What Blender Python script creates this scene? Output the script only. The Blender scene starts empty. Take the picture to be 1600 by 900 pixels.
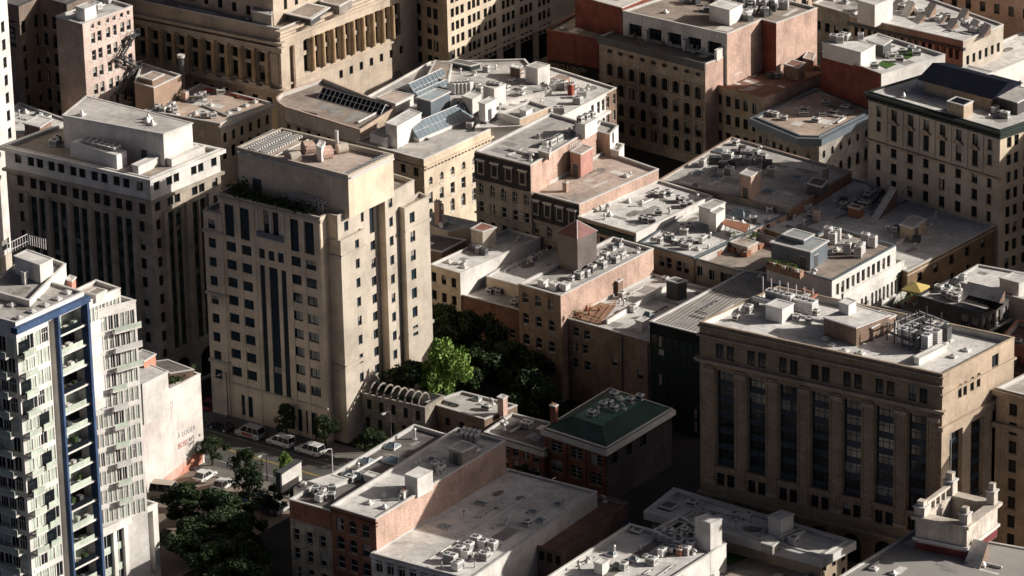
import bpy, math, random
from mathutils import Vector
R = random.Random(11)
C = bpy.context.scene.collection
sc = bpy.context.scene
V = Vector
# ------------------------------------------------------------ camera, light
CAM_H, PITCH, ROLL, FOC = 280.0, 21.5, -1.3, 7000.0
_t = math.radians(PITCH); _r = math.radians(ROLL)
_fw = V((0, math.cos(_t), -math.sin(_t))); _up = V((0, math.sin(_t), math.cos(_t))); _rt = V((1, 0, 0))
CX = _rt*math.cos(_r) + _up*math.sin(_r); CY = -_rt*math.sin(_r) + _up*math.cos(_r)
EYE = V((0, 0, CAM_H))
cam = bpy.data.cameras.new('camera'); cam.sensor_width = 36; cam.lens = FOC/1600*36
cam.clip_start = 5; cam.clip_end = 6000
co = bpy.data.objects.new('camera', cam); C.objects.link(co)
from mathutils import Matrix
M = Matrix((CX, CY, -_fw)).transposed().to_4x4(); M.translation = EYE
co.matrix_world = M; sc.camera = co

SUN_EL, SUN_Q = 24.0, 0.03          # elevation; sun stands towards (+1, SUN_Q)
sv = V((1, SUN_Q, 0)).normalized()
saz = math.atan2(sv.x, sv.y)        # from +Y clockwise
w = bpy.data.worlds.new('World'); sc.world = w; w.use_nodes = True
nt = w.node_tree; bg = nt.nodes['Background']
sky = nt.nodes.new('ShaderNodeTexSky'); sky.sky_type = 'NISHITA'; sky.sun_disc = False
sky.air_density = 0.05; sky.dust_density = 1.0; sky.ozone_density = 0.0; sky.sun_elevation = math.radians(SUN_EL); sky.sun_rotation = saz
nt.links.new(sky.outputs[0], bg.inputs[0]); bg.inputs[1].default_value = 0.12
sl = bpy.data.lights.new('sun', 'SUN'); sl.energy = 3.8; sl.angle = math.radians(0.5); sl.color = (1.0, 0.95, 0.885)
so = bpy.data.objects.new('sun', sl); C.objects.link(so)
sd = V((sv.x*math.cos(math.radians(SUN_EL)), sv.y*math.cos(math.radians(SUN_EL)), math.sin(math.radians(SUN_EL))))
so.rotation_euler = sd.to_track_quat('Z', 'Y').to_euler(); so.location = (200, 700, 200)
vs = sc.view_settings; vs.view_transform = 'Standard'; vs.look = 'None'; vs.exposure = 0.55; vs.gamma = 1
vs.use_curve_mapping = False
sc.cycles.max_bounces = 4; sc.cycles.diffuse_bounces = 1; sc.cycles.glossy_bounces = 2

def ray(px, py): return (CX*(px-800) - CY*(py-450) + _fw*FOC)
def at(px, py, z=0.0):
    d = ray(px, py); k = (z-CAM_H)/d.z
    p = EYE + d*k; return V((p.x, p.y, z))
def ppm(p): return FOC/(p-EYE).dot(_fw)     # pixels per metre there

# ------------------------------------------------------------ materials
MT = {}
def mat(name, col, rough=0.85, kind='plain', amt=0.25, sc_=0.35, metal=0.0, spec=0.3):
    if name in MT: return MT[name]
    m = bpy.data.materials.new(name); m.use_nodes = True; MT[name] = m
    n = m.node_tree.nodes; l = m.node_tree.links; b = n['Principled BSDF']
    b.inputs['Roughness'].default_value = rough; b.inputs['Metallic'].default_value = metal
    b.inputs['Specular IOR Level'].default_value = spec
    if kind == 'flat':
        b.inputs['Base Color'].default_value = (*col, 1); return m
    geo = n.new('ShaderNodeNewGeometry')
    def noise(scale, det=4, vec=None, rgh=0.6):
        t = n.new('ShaderNodeTexNoise'); t.inputs['Scale'].default_value = scale
        t.inputs['Detail'].default_value = det; t.inputs['Roughness'].default_value = rgh
        l.new(vec or geo.outputs['Position'], t.inputs['Vector']); return t.outputs['Fac']
    def ramp(fac, a, b_, lo, hi):
        r = n.new('ShaderNodeMapRange'); l.new(fac, r.inputs['Value'])
        r.inputs['From Min'].default_value = lo; r.inputs['From Max'].default_value = hi
        r.inputs['To Min'].default_value = a; r.inputs['To Max'].default_value = b_; return r.outputs['Result']
    def mul(a, b_):
        q = n.new('ShaderNodeMath'); q.operation = 'MULTIPLY'
        for s, x in ((0, a), (1, b_)):
            if isinstance(x, (int, float)): q.inputs[s].default_value = x
            else: l.new(x, q.inputs[s])
        return q.outputs[0]
    def wallvec():
        cr = n.new('ShaderNodeVectorMath'); cr.operation = 'CROSS_PRODUCT'; cr.inputs[0].default_value = (0, 0, 1)
        l.new(geo.outputs['True Normal'], cr.inputs[1])
        dt = n.new('ShaderNodeVectorMath'); dt.operation = 'DOT_PRODUCT'
        l.new(cr.outputs[0], dt.inputs[0]); l.new(geo.outputs['Position'], dt.inputs[1])
        sx = n.new('ShaderNodeSeparateXYZ'); l.new(geo.outputs['Position'], sx.inputs[0])
        cb = n.new('ShaderNodeCombineXYZ'); l.new(dt.outputs['Value'], cb.inputs[0]); l.new(sx.outputs[2], cb.inputs[1])
        return cb.outputs[0]
    def mapped(vec, s):
        mp = n.new('ShaderNodeMapping'); mp.inputs['Scale'].default_value = s; l.new(vec, mp.inputs['Vector']); return mp.outputs[0]
    f = ramp(noise(sc_, 5), 1-amt, 1+amt*0.6, 0.3, 0.7)
    f = mul(f, ramp(noise(3.1, 3), 1-amt*0.5, 1+amt*0.4, 0.3, 0.7))
    if kind in ('wall', 'brick', 'stone'):
        wv = wallvec()
        f = mul(f, ramp(noise(1.0, 3, mapped(wv, (1.6, 0.10, 1))), 1-amt*0.8, 1.0, 0.30, 0.52))
    if kind in ('brick', 'wall'): f = mul(f, ramp(noise(0.13, 5, rgh=0.7), 0.80, 1.08, 0.38, 0.58))
    if kind == 'brick':
        f = mul(f, ramp(noise(1.0, 2, mapped(wv, (2.2, 9.0, 1))), 0.66, 1.3, 0.3, 0.7))
    if kind == 'stone':
        bt = n.new('ShaderNodeTexBrick'); l.new(wv, bt.inputs['Vector'])
        bt.inputs['Scale'].default_value = 1.0; bt.inputs['Brick Width'].default_value = 1.1; bt.inputs['Row Height'].default_value = 0.5
        bt.inputs['Mortar Size'].default_value = 0.03
        bt.inputs['Color1'].default_value = (1, 1, 1, 1); bt.inputs['Color2'].default_value = (.78, .78, .78, 1); bt.inputs['Mortar'].default_value = (.5, .5, .5, 1)
        sp = n.new('ShaderNodeSeparateColor'); l.new(bt.outputs['Color'], sp.inputs[0]); f = mul(f, sp.outputs[0])
    if kind == 'roof':
        f = mul(f, ramp(noise(0.09, 6, rgh=0.7), 0.72, 1.08, 0.38, 0.60))
        f = mul(f, ramp(noise(0.8, 5, rgh=0.75), 0.78, 1.06, 0.33, 0.55))
        mp = mapped(geo.outputs['Position'], (1, 1, 1)); mp.node.inputs['Rotation'].default_value = (0, 0, 0.56)
        bt = n.new('ShaderNodeTexBrick'); l.new(mp, bt.inputs['Vector']); bt.inputs['Scale'].default_value = 1
        bt.inputs['Brick Width'].default_value = 9; bt.inputs['Row Height'].default_value = 1.9; bt.inputs['Mortar Size'].default_value = 0.05
        bt.inputs['Color1'].default_value = (1, 1, 1, 1); bt.inputs['Color2'].default_value = (.93, .93, .93, 1); bt.inputs['Mortar'].default_value = (.80, .80, .80, 1)
        sp = n.new('ShaderNodeSeparateColor'); l.new(bt.outputs['Color'], sp.inputs[0]); f = mul(f, sp.outputs[0])
    if kind == 'stripe':
        mp = mapped(geo.outputs['Position'], (1, 1, 1)); mp.node.inputs['Rotation'].default_value = (0, 0, 0.56)
        wt = n.new('ShaderNodeTexWave'); wt.bands_direction = 'X'; wt.inputs['Scale'].default_value = 0.45
        l.new(mp, wt.inputs['Vector']); f = mul(f, ramp(wt.outputs['Fac'], 0.55, 1.1, 0.2, 0.6))
    v = n.new('ShaderNodeVectorMath'); v.operation = 'SCALE'; v.inputs[0].default_value = col; l.new(f, v.inputs['Scale'])
    l.new(v.outputs[0], b.inputs['Base Color'])
    if kind in ('roof', 'stone', 'brick', 'wall'):
        bp = n.new('ShaderNodeBump'); bp.inputs['Strength'].default_value = 0.35; bp.inputs['Distance'].default_value = 0.10
        l.new(noise(1.4 if kind == 'roof' else 2.5, 5, rgh=0.7), bp.inputs['Height']); l.new(bp.outputs[0], b.inputs['Normal'])
    return m

def W_(n, c, k='wall', a=0.22): return mat(n, c, 0.9, k, a)
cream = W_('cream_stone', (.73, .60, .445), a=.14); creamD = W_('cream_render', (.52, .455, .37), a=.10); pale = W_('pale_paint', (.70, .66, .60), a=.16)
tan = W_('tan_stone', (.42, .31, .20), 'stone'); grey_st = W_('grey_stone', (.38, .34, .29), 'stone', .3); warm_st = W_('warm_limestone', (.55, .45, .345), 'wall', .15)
beige = W_('beige_stone', (.46, .36, .26)); brick = W_('red_brick', (.25, .105, .07), 'brick', .3); pinkb = W_('pink_brick', (.58, .40, .315), 'brick', .22)
brownb = W_('brown_brick', (.27, .185, .135), 'brick', .3); redp = W_('red_painted_brick', (.24, .075, .05), 'brick', .3); tanb = W_('tan_brick', (.50, .38, .27), 'brick', .2)
rubble = W_('rubble_stone', (.40, .35, .28), 'stone', .45); white = W_('white_paint', (.76, .72, .66), a=.14); dk = W_('dark_render', (.10, .09, .085)); drk = W_('slate_and_wall_shade', (.055, .05, .05), 'brick', .35)
ochre = W_('ochre_render', (.24, .155, .09)); officew = W_('office_stone', (.42, .36, .29), 'wall', .25); bluef = W_('blue_paint', (.055, .095, .19), a=.3)
salmon = W_('salmon_paint', (.62, .27, .19), a=.3)
rf_w = mat('white_membrane', (.80, .765, .71), .9, 'roof', .12); rf_g = mat('grey_membrane', (.56, .525, .48), .9, 'roof', .16); rf_b = mat('brown_gravel', (.40, .33, .27), .95, 'roof', .22)
rf_d = mat('dark_felt', (.20, .18, .165), .9, 'roof', .25); rf_r = mat('red_gravel', (.25, .14, .105), .95, 'roof', .25); rf_p = mat('pink_gravel', (.60, .48, .40), .95, 'roof', .16)
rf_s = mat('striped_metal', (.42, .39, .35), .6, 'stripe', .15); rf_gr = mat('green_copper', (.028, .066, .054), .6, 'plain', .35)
cop = mat('coping_metal', (.62, .60, .56), .6, 'plain', .12); copd = mat('dark_metal', (.09, .09, .09), .5, 'plain', .2); greenc = mat('green_cornice', (.04, .052, .045), .6, 'plain', .3)
blueg = mat('blue_grey_metal', (.15, .175, .195), .45, 'plain', .2)
galv = mat('galvanised', (.62, .60, .57), .45, 'plain', .15, metal=.2); acw = mat('unit_white', (.74, .72, .68), .55, 'plain', .14); blk = mat('black_void', (.012, .012, .012), .6, 'flat')
glass = mat('window_glass', (.010, .013, .016), .12, 'flat', spec=.5); glass2 = mat('window_glass_blue', (.018, .035, .05), .10, 'flat', spec=.6)
glassg = mat('green_glass', (.018, .042, .036), .16, 'flat', spec=.5); blind = mat('window_blind', (.32, .30, .26), .7, 'plain', .2); spgreen = mat('green_spandrel', (.045, .078, .066), .5, 'plain', .4)
curt = mat('pale_curtain', (.50, .56, .46), .5, 'plain', .3); skyl = mat('skylight_glass', (.20, .25, .28), .2, 'plain', .25, spec=.6)
wframe = mat('white_frame', (.60, .58, .54), .6, 'flat'); dframe = mat('dark_frame', (.05, .045, .04), .6, 'flat'); bspan = mat('blue_spandrel', (.03, .048, .07), .5, 'plain', .4)
leaf = mat('leaves', (.032, .055, .016), .7, 'plain', .5, 0.6); leafL = mat('light_and_sunlit_leaves', (.19, .30, .06), .65, 'plain', .35, 0.8); bark = mat('bark', (.10, .075, .05), .95, 'plain', .3)  # lighter leaf colour stands in for sun on the lit crowns
grass = mat('turf', (.06, .13, .025), .95, 'plain', .3, 1.5); terra = mat('terracotta', (.34, .15, .09), .85, 'plain', .25); wood = mat('deck_wood', (.34, .20, .13), .85, 'plain', .3, 1.2)
yell = mat('yellow_canvas', (.58, .45, .15), .8, 'plain', .15); asph = mat('asphalt', (.024, .023, .022), .9, 'plain', .25, .15); pave = mat('pavement', (.20, .185, .165), .9, 'plain', .25, .3)
lot = mat('parking_ground', (.26, .20, .155), .95, 'plain', .25, .12); mark = mat('road_paint', (.50, .50, .48), .8, 'plain', .3, 1); markY = mat('yellow_road_paint', (.50, .34, .08), .8, 'plain', .3, 1)

# ------------------------------------------------------------ mesh building
class MB:
    def __init__(s): s.v = []; s.f = []; s.m = []; s.mats = []
    def mi(s, m):
        if m not in s.mats: s.mats.append(m)
        return s.mats.index(m)
    def poly(s, pts, m):
        i = len(s.v); s.v += [V(p) for p in pts]; s.f.append(list(range(i, i+len(pts)))); s.m.append(s.mi(m))
    def hexa(s, c, m):      # c: 8 corners, bottom ring ccw then top ring ccw
        i = len(s.v); s.v += [V(p) for p in c]; k = s.mi(m)
        for q in ((3, 2, 1, 0), (4, 5, 6, 7), (0, 1, 5, 4), (1, 2, 6, 5), (2, 3, 7, 6), (3, 0, 4, 7)):
            s.f.append([i+a for a in q]); s.m.append(k)
    def box(s, fr, x0, x1, z0, z1, d0, d1, m):   # fr = (O,u,n)
        O, u, n = fr
        P = lambda x, d, z: V((O.x+u.x*x+n.x*d, O.y+u.y*x+n.y*d, z))
        s.hexa([P(x0, d1, z0), P(x1, d1, z0), P(x1, d0, z0), P(x0, d0, z0), P(x0, d1, z1), P(x1, d1, z1), P(x1, d0, z1), P(x0, d0, z1)], m)
    def cyl(s, p, r0, h, m, r1=None, n=10, cap=True):
        r1 = r0 if r1 is None else r1; i = len(s.v); k = s.mi(m)
        for z, r in ((0, r0), (h, r1)):
            for a in range(n): t = 2*math.pi*a/n; s.v.append(V((p[0]+r*math.cos(t), p[1]+r*math.sin(t), p[2]+z)))
        for a in range(n): b = (a+1) % n; s.f.append([i+a, i+b, i+n+b, i+n+a]); s.m.append(k)
        if cap: s.f.append([i+n+a for a in range(n)]); s.m.append(k)
    def tube(s, a, b, r, m, n=6, r2=None):
        a = V(a); b = V(b); d = (b-a).normalized(); e = V((0, 0, 1)) if abs(d.z) < .9 else V((1, 0, 0)); r2 = r if r2 is None else r2
        x = d.cross(e).normalized(); y = d.cross(x); i = len(s.v); k = s.mi(m)
        for c, q in ((a, r), (b, r2)):
            for j in range(n): t = 2*math.pi*j/n; s.v.append(c+x*q*math.cos(t)+y*q*math.sin(t))
        for j in range(n): g = (j+1) % n; s.f.append([i+j, i+n+j, i+n+g, i+g]); s.m.append(k)
        s.f.append([i+j for j in range(n)]); s.m.append(k); s.f.append([i+n+j for j in range(n)][::-1]); s.m.append(k)
    def path(s, pts, r, m, n=6):
        for a, b in zip(pts, pts[1:]): s.tube(a, b, r, m, n)
    def ring(s, pts, out, inn, z0, z1, m):      # closed ring following a ccw polygon
        A = offset(pts, out); B = offset(pts, -inn); N = len(pts)
        for i in range(N):
            j = (i+1) % N
            s.hexa([(A[i].x, A[i].y, z0), (A[j].x, A[j].y, z0), (B[j].x, B[j].y, z0), (B[i].x, B[i].y, z0),
                    (A[i].x, A[i].y, z1), (A[j].x, A[j].y, z1), (B[j].x, B[j].y, z1), (B[i].x, B[i].y, z1)], m)
    def build(s, name, parent=None, label=None, smooth=False, origin=None, kind=None):
        if not s.f: return None
        if origin is None: origin = WL[parent] if parent is not None else V((0, 0, 0))
        me = bpy.data.meshes.new(name); me.from_pydata([tuple(v-origin) for v in s.v], [], s.f)
        for m in s.mats: me.materials.append(m)
        me.polygons.foreach_set('material_index', s.m)
        if smooth: me.polygons.foreach_set('use_smooth', [True]*len(s.f))
        o = bpy.data.objects.new(name, me); C.objects.link(o); WL[o] = V(origin)
        if parent is not None: o.parent = parent; o.location = origin - WL[parent]
        else: o.location = origin
        if label: o['label'] = label
        if kind: o['kind'] = kind
        return o
WL = {}
def offset(pts, d):
    N = len(pts); out = []
    for i in range(N):
        p0, p, p1 = pts[i-1], pts[i], pts[(i+1) % N]
        a = V((p.x-p0.x, p.y-p0.y)).normalized(); b = V((p1.x-p.x, p1.y-p.y)).normalized()
        na = V((a.y, -a.x)); nb = V((b.y, -b.x)); k = 1+na.dot(nb)
        q = (na+nb)/max(k, .25); out.append(V((p.x+q.x*d, p.y+q.y*d, p.z)))
    return out
def thing(name, label, cat, loc, group=None, rz=0):
    o = bpy.data.objects.new(name, None); C.objects.link(o); o.location = loc; o.rotation_euler.z = rz
    o['label'] = label; o['category'] = cat
    if group: o['group'] = group
    o.empty_display_size = .5; WL[o] = V(loc); return o

# ------------------------------------------------------------ windows
WM = {}
def win_mesh(kind, w, h, gl, fm, var):
    key = (kind, round(w, 2), round(h, 2), gl.name, fm.name, var)
    if key in WM: return WM[key]
    b = MB(); fr = (V((0, 0, 0)), V((1, 0, 0)), V((0, -1, 0))); x = w/2
    g = gl
    if var == 1: b.box(fr, -x, x, h*.45, h, -.02, .0, blind); b.box(fr, -x, x, 0, h*.45, -.02, 0, g)
    elif var == 2: b.box(fr, -x, 0, 0, h, -.02, 0, blind); b.box(fr, 0, x, 0, h, -.02, 0, g)
    else: b.box(fr, -x, x, 0, h, -.02, 0, g)
    t = .07
    if kind != 'bare':
        b.box(fr, -x, -x+t, 0, h, 0, .05, fm); b.box(fr, x-t, x, 0, h, 0, .05, fm)
        b.box(fr, -x+t, x-t, 0, t, 0, .05, fm); b.box(fr, -x+t, x-t, h-t, h, 0, .05, fm)
    if kind in ('sash', 'arch', 'seg'): b.box(fr, -x+t, x-t, h*.48, h*.48+t, 0, .045, fm)
    if kind in ('two', 'grid', 'arch'): b.box(fr, -t/2, t/2, t, h-t, 0, .045, fm)
    if kind == 'three':
        for q in (-w/6, w/6): b.box(fr, q-t/2, q+t/2, t, h-t, 0, .045, fm)
        b.box(fr, -x+t, x-t, h*.62, h*.62+t, 0, .04, fm)
    if kind == 'grid':
        for q in (.33, .66): b.box(fr, -x+t, x-t, h*q, h*q+t*.8, 0, .04, fm)
    me = bpy.data.meshes.new('window'); me.from_pydata([tuple(v) for v in b.v], [], b.f)
    for m in b.mats: me.materials.append(m)
    me.polygons.foreach_set('material_index', b.m); WM[key] = me; return me

class Fac:
    def __init__(s, root, mb, P, Q, z0, z1, wall):
        s.root, s.mb, s.wall, s.z0, s.z1 = root, mb, wall, z0, z1
        s.O = V((P.x, P.y, 0)); d = V((Q.x-P.x, Q.y-P.y, 0)); s.W = d.length; s.u = d.normalized(); s.n = V((s.u.y, -s.u.x, 0))
        s.fr = (s.O, s.u, s.n); s.holes = []; s.count = 0
        s.gl = glass; s.fm = dframe; s.dp = .25; s.blinds = .12; s.sill = None
    def at(s, px, py):
        d = ray(px, py); k = (s.O-EYE).dot(s.n)/d.dot(s.n); p = EYE+d*k
        return (p-s.O).dot(s.u), p.z
    def hole(s, x, z, w, h, arch=0): s.holes.append((x-w/2, x+w/2, z, z+h, arch))
    def pane(s, x, z, w, h, kind, dp=None, gl=None):
        gl = gl or s.gl; r = R.random(); var = 1 if r < s.blinds else (2 if r < s.blinds*1.5 else 0)
        o = bpy.data.objects.new('window', win_mesh(kind, w, h, gl, s.fm, var)); C.objects.link(o)
        dp = s.dp if dp is None else dp
        p = s.O+s.u*x-s.n*dp; p.z = z; o.parent = s.root; o.location = p-WL[s.root]; o.rotation_euler.z = math.atan2(s.u.y, s.u.x); s.count += 1
    def win(s, x, z, w, h, kind='sash', ped=0):
        if x-w/2 < .12 or x+w/2 > s.W-.12 or z < s.z0+.05 or z+h > s.z1-.15: return
        for a in s.holes:
            if x-w/2 < a[1]+.05 and x+w/2 > a[0]-.05 and z < a[3]+.05 and z+h > a[2]-.05: return
        s.hole(x, z, w, h, {'arch': w/2, 'seg': w*.22}.get(kind, 0)); s.pane(x, z, w, h, kind)
        if s.sill: s.mb.box(s.fr, x-w/2-.12, x+w/2+.12, z-.16, z-.02, 0, .14, s.sill)
        if ped:     # small triangular pediment
            P = lambda a, d, c: s.O+s.u*a+s.n*d+V((0, 0, c))
            zz = z+h+.25; q = w/2+.45
            s.mb.box(s.fr, x-q, x+q, zz, zz+.15, .0, .4, s.sill or s.wall)
            a, b, c = P(x-q, .35, zz+.15), P(x+q, .35, zz+.15), P(x, .35, zz+.85)
            a2, b2, c2 = P(x-q, 0, zz+.15), P(x+q, 0, zz+.15), P(x, 0, zz+.85)
            for f in ((a, b, c), (b, b2, c2, c), (a2, a, c, c2)): s.mb.poly(f, s.sill or s.wall)
    def row(s, n, z, w, h, x0, x1, kind='sash', **k):
        for i in range(n): s.win(x0+(x1-x0)*i/max(n-1, 1), z, w, h, kind, **k)
    def rpx(s, a, b, n, w, h, kind='sash', xs=None, **k):   # row: window centres run from pixel a to pixel b
        xa, za = s.at(*a); xb, zb = s.at(*b); z = (za+zb)/2-h/2
        if xs:
            for q in xs: s.win(xa+(xb-xa)*q, z, w, h, kind, **k)
        else: s.row(n, z, w, h, xa, xb, kind, **k)
        return z
    def gpx(s, a, b, c, nc, nr, w, h, kind='sash', xs=None, **k):  # a top-left, b top-right, c bottom-left
        xa, za = s.at(*a); xb, zb = s.at(*b); _, zc = s.at(*c); z0 = (za+zb)/2; dz = (zc-za)/max(nr-1, 1)
        for r in range(nr):
            for q in (xs or [i/max(nc-1, 1) for i in range(nc)]): s.win(xa+(xb-xa)*q, z0+dz*r-h/2, w, h, kind, **k)
    def strip(s, x, z0, z1, w, nf, sp, frac=.62, kind='two', dp=.45, gl=None):
        s.holes.append((x-w/2, x+w/2, z0, z1, 0, dp)); fh = (z1-z0)/nf
        for i in range(nf):
            zz = z0+i*fh; s.mb.box(s.fr, x-w/2, x+w/2, zz, zz+fh*(1-frac), -dp-.05, -dp+.08, sp)
            s.pane(x, zz+fh*(1-frac), w, fh*frac, kind, dp, gl)
    def bx(s, x0, x1, z0, z1, d, m=None, d0=0): s.mb.box(s.fr, x0, x1, z0, z1, d0, d, m or s.wall)
    def band(s, z, h, d, m=None): s.bx(-d, s.W+d, z, z+h, d, m, d0=-.3)
    def finish(s):
        P = lambda x, z, d=0: V((s.O.x+s.u.x*x+s.n.x*d, s.O.y+s.u.y*x+s.n.y*d, z))
        zs = sorted(set([s.z0, s.z1]+[q for hh in s.holes for q in (hh[2], hh[3])])); zs = [z for z in zs if s.z0 <= z <= s.z1]
        for a, b in zip(zs, zs[1:]):
            m = (a+b)/2; sp = sorted((hh[0], hh[1]) for hh in s.holes if hh[2] < m < hh[3]); x = 0
            for h0, h1 in sp:
                if h0 > x: s.mb.poly([P(x, a), P(h0, a), P(h0, b), P(x, b)], s.wall)
                x = max(x, h1)
            if x < s.W: s.mb.poly([P(x, a), P(s.W, a), P(s.W, b), P(x, b)], s.wall)
        for hh in s.holes:
            x0, x1, a, b, ar = hh[:5]; D = -(hh[5] if len(hh) > 5 else s.dp)-.03
            s.mb.poly([P(x0, a), P(x0, b), P(x0, b, D), P(x0, a, D)][::-1], s.wall)
            s.mb.poly([P(x1, a), P(x1, b), P(x1, b, D), P(x1, a, D)], s.wall)
            s.mb.poly([P(x0, b), P(x1, b), P(x1, b, D), P(x0, b, D)][::-1], s.wall)
            s.mb.poly([P(x0, a), P(x1, a), P(x1, a, D), P(x0, a, D)], s.wall)
            if ar:
                xm = (x0+x1)/2; hw = (x1-x0)/2; N = 8; arc = []
                for i in range(N+1):
                    t = math.pi*(1-i/N); arc.append((xm+hw*math.cos(t), b-ar+ar*math.sin(t)))
                for (p, q), (p2, q2) in zip(arc, arc[1:]):
                    s.mb.poly([P(p, q), P(p2, q2), P(p2, b), P(p, b)], s.wall)
                    s.mb.poly([P(p, q), P(p, q, D), P(p2, q2, D), P(p2, q2)], s.wall)

class Bld: pass
ALLB = []

def building(name, label, cat, px, H, wall, roof, fac=None, par=.7, coping=None, base=0.0, walls=None, thick=.32, cornice=None, parwall=None, root=None, zp=None):
    pts = [at(p[0], p[1], zp or H) for p in px]
    for p in pts: p.z = H
    if len(pts) == 3: pts.append(pts[0]+pts[2]-pts[1])
    c = sum(pts, V((0, 0, 0)))/len(pts); B = Bld(); B.H = H; B.pts = pts; B.blocks = []
    if root is None: root = thing(name, label, cat, (c.x, c.y, base)); B.own = True
    B.root = root; mb = MB(); N = len(pts); B.zr = H-par
    for i in range(N):
        wm = (walls or {}).get(i, wall); f = Fac(root, mb, pts[i], pts[(i+1) % N], base, H-.1, wm)
        if fac and i in fac: fac[i](f)
        f.finish()
    if cornice:
        for (o, z0, z1, m) in cornice: mb.ring(pts, o, -.02, z0, z1, m)
    mb.build('wall', root)
    pm = MB(); cp = coping or cop
    pm.ring(pts, .06, thick, H-.12, H+.05, cp)
    inn = offset(pts, -thick)
    for i in range(N):
        a, b = inn[i], inn[(i+1) % N]; pm.poly([(b.x, b.y, H-par-.05), (a.x, a.y, H-par-.05), (a.x, a.y, H-.12), (b.x, b.y, H-.12)], parwall or mat('parapet_flashing', (.50, .475, .44), .85, 'plain', .2))
    pm.build('parapet', root)
    rm = MB(); rm.poly([(p.x, p.y, H-par) for p in inn], roof)
    B.rmb = rm; B.rmat = roof; ALLB.append(B)
    return B
def dress(B):
    """patches and seams in the roof sheet, plus pipe runs lying on it"""
    N = len(B.pts); inn = offset(B.pts, -.9); xs = [p.x for p in inn]; ys = [p.y for p in inn]
    r = random.Random(int(abs(B.pts[0].x*7+B.pts[0].y*3))); area = (max(xs)-min(xs))*(max(ys)-min(ys))
    ok = lambda p: inside(p, inn) and not any(inside(p, offset(q, .3)) for q in B.blocks)
    d = (B.pts[1]-B.pts[0]); d.z = 0
    if N > 4: d = ADIR.copy()
    d.normalize(); e = V((d.y, -d.x, 0)); pm = [mat('repair_patch_pale', (.70, .66, .60), .9, 'plain', .2), mat('repair_patch_grey', (.34, .32, .30), .9, 'plain', .25), mat('ponding_stain', (.30, .27, .23), .8, 'plain', .4, .8)]
    k = 0
    for i in range(int(min(26, area/14))):
        c = V((r.uniform(min(xs), max(xs)), r.uniform(min(ys), max(ys)), 0)); a, b_ = r.uniform(.4, 2.6), r.uniform(.3, 1.3)
        if r.random() < .4: a, b_ = b_, a
        q = [c-d*a-e*b_, c+d*a-e*b_, c+d*a+e*b_, c-d*a+e*b_]
        if not all(ok(p) for p in q): continue
        k += 1; m = r.choice(pm)
        if m is pm[2]:
            q = [c+d*a*math.cos(t*.523)*r.uniform(.7, 1.1)+e*b_*math.sin(t*.523)*r.uniform(.7, 1.1) for t in range(12)][::-1]
        else: q = q[::-1]
        if sum((q[j-1].x-q[j].x)*(q[j-1].y+q[j].y) for j in range(len(q))) > 0: q = q[::-1]
        B.rmb.poly([(p.x, p.y, B.zr+.004+.004*k) for p in q], m)
    B.roof = B.rmb.build('roof', B.root)
    for i in range(int(min(9, area/45))):
        pb = MB()
        c = V((r.uniform(min(xs), max(xs)), r.uniform(min(ys), max(ys)), 0)); u = d if r.random() < .5 else e; L = r.uniform(2, 9); w_ = r.choice([.07, .09, .16]); m = r.choice([galv, copd, acw])
        q = c+u*L
        if not all(ok(c.lerp(q, t/6)) for t in range(7)): continue
        pb.box((V((c.x, c.y, 0)), u, V((u.y, -u.x, 0))), 0, L, B.zr+.12, B.zr+.12+w_*1.6, -w_, w_, m)
        for t in range(int(L/1.4)+1): f = c+u*t*1.4; pb.box((V((f.x, f.y, 0)), u, V((u.y, -u.x, 0))), -.07, .07, B.zr, B.zr+.12, -.22, .22, copd)
        if r.random() < .6:
            v = u.cross(V((0, 0, 1)))*r.choice([-1, 1]); L2 = r.uniform(1, 4); g = q+v*L2
            if ok(g): pb.box((V((q.x, q.y, 0)), v, V((v.y, -v.x, 0))), 0, L2, B.zr+.12, B.zr+.12+w_*1.6, -w_, w_, m)
        pb.build('pipe_run', B.root)

# ------------------------------------------------------------ rooftop pieces (all are parts of their building)
ADIR = V((math.cos(math.radians(33)), -math.sin(math.radians(33)), 0))
def frame_at(p, rot=0):
    a = math.radians(-33+rot); u = V((math.cos(a), math.sin(a), 0)); return (V((p.x, p.y, 0)), u, V((u.y, -u.x, 0)))
CACHE = {}
def inside(p, poly):
    c = False; N = len(poly)
    for i in range(N):
        a, b = poly[i], poly[i-1]
        if (a.y > p.y) != (b.y > p.y) and p.x < (b.x-a.x)*(p.y-a.y)/(b.y-a.y)+a.x: c = not c
    return c
DROPPED = []
def place(mesh_key, make, name, B, p, rot=0, s=1.0):
    if abs(p.z-B.zr) < .15 and (not inside(p, offset(B.pts, -.9)) or any(inside(p, offset(q, .5)) for q in B.blocks)):
        DROPPED.append((name, B.root.name)); return None
    if mesh_key not in CACHE:
        b = MB(); make(b); me = bpy.data.meshes.new(name); me.from_pydata([tuple(v) for v in b.v], [], b.f)
        for m in b.mats: me.materials.append(m)
        me.polygons.foreach_set('material_index', b.m); CACHE[mesh_key] = me
    o = bpy.data.objects.new(name, CACHE[mesh_key]); C.objects.link(o); o.parent = B.root
    o.location = p-WL[B.root]; o.rotation_euler.z = math.radians(-33+rot); o.scale = (s, s, s); return o
F0_ = (V((0, 0, 0)), V((1, 0, 0)), V((0, -1, 0)))
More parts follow.
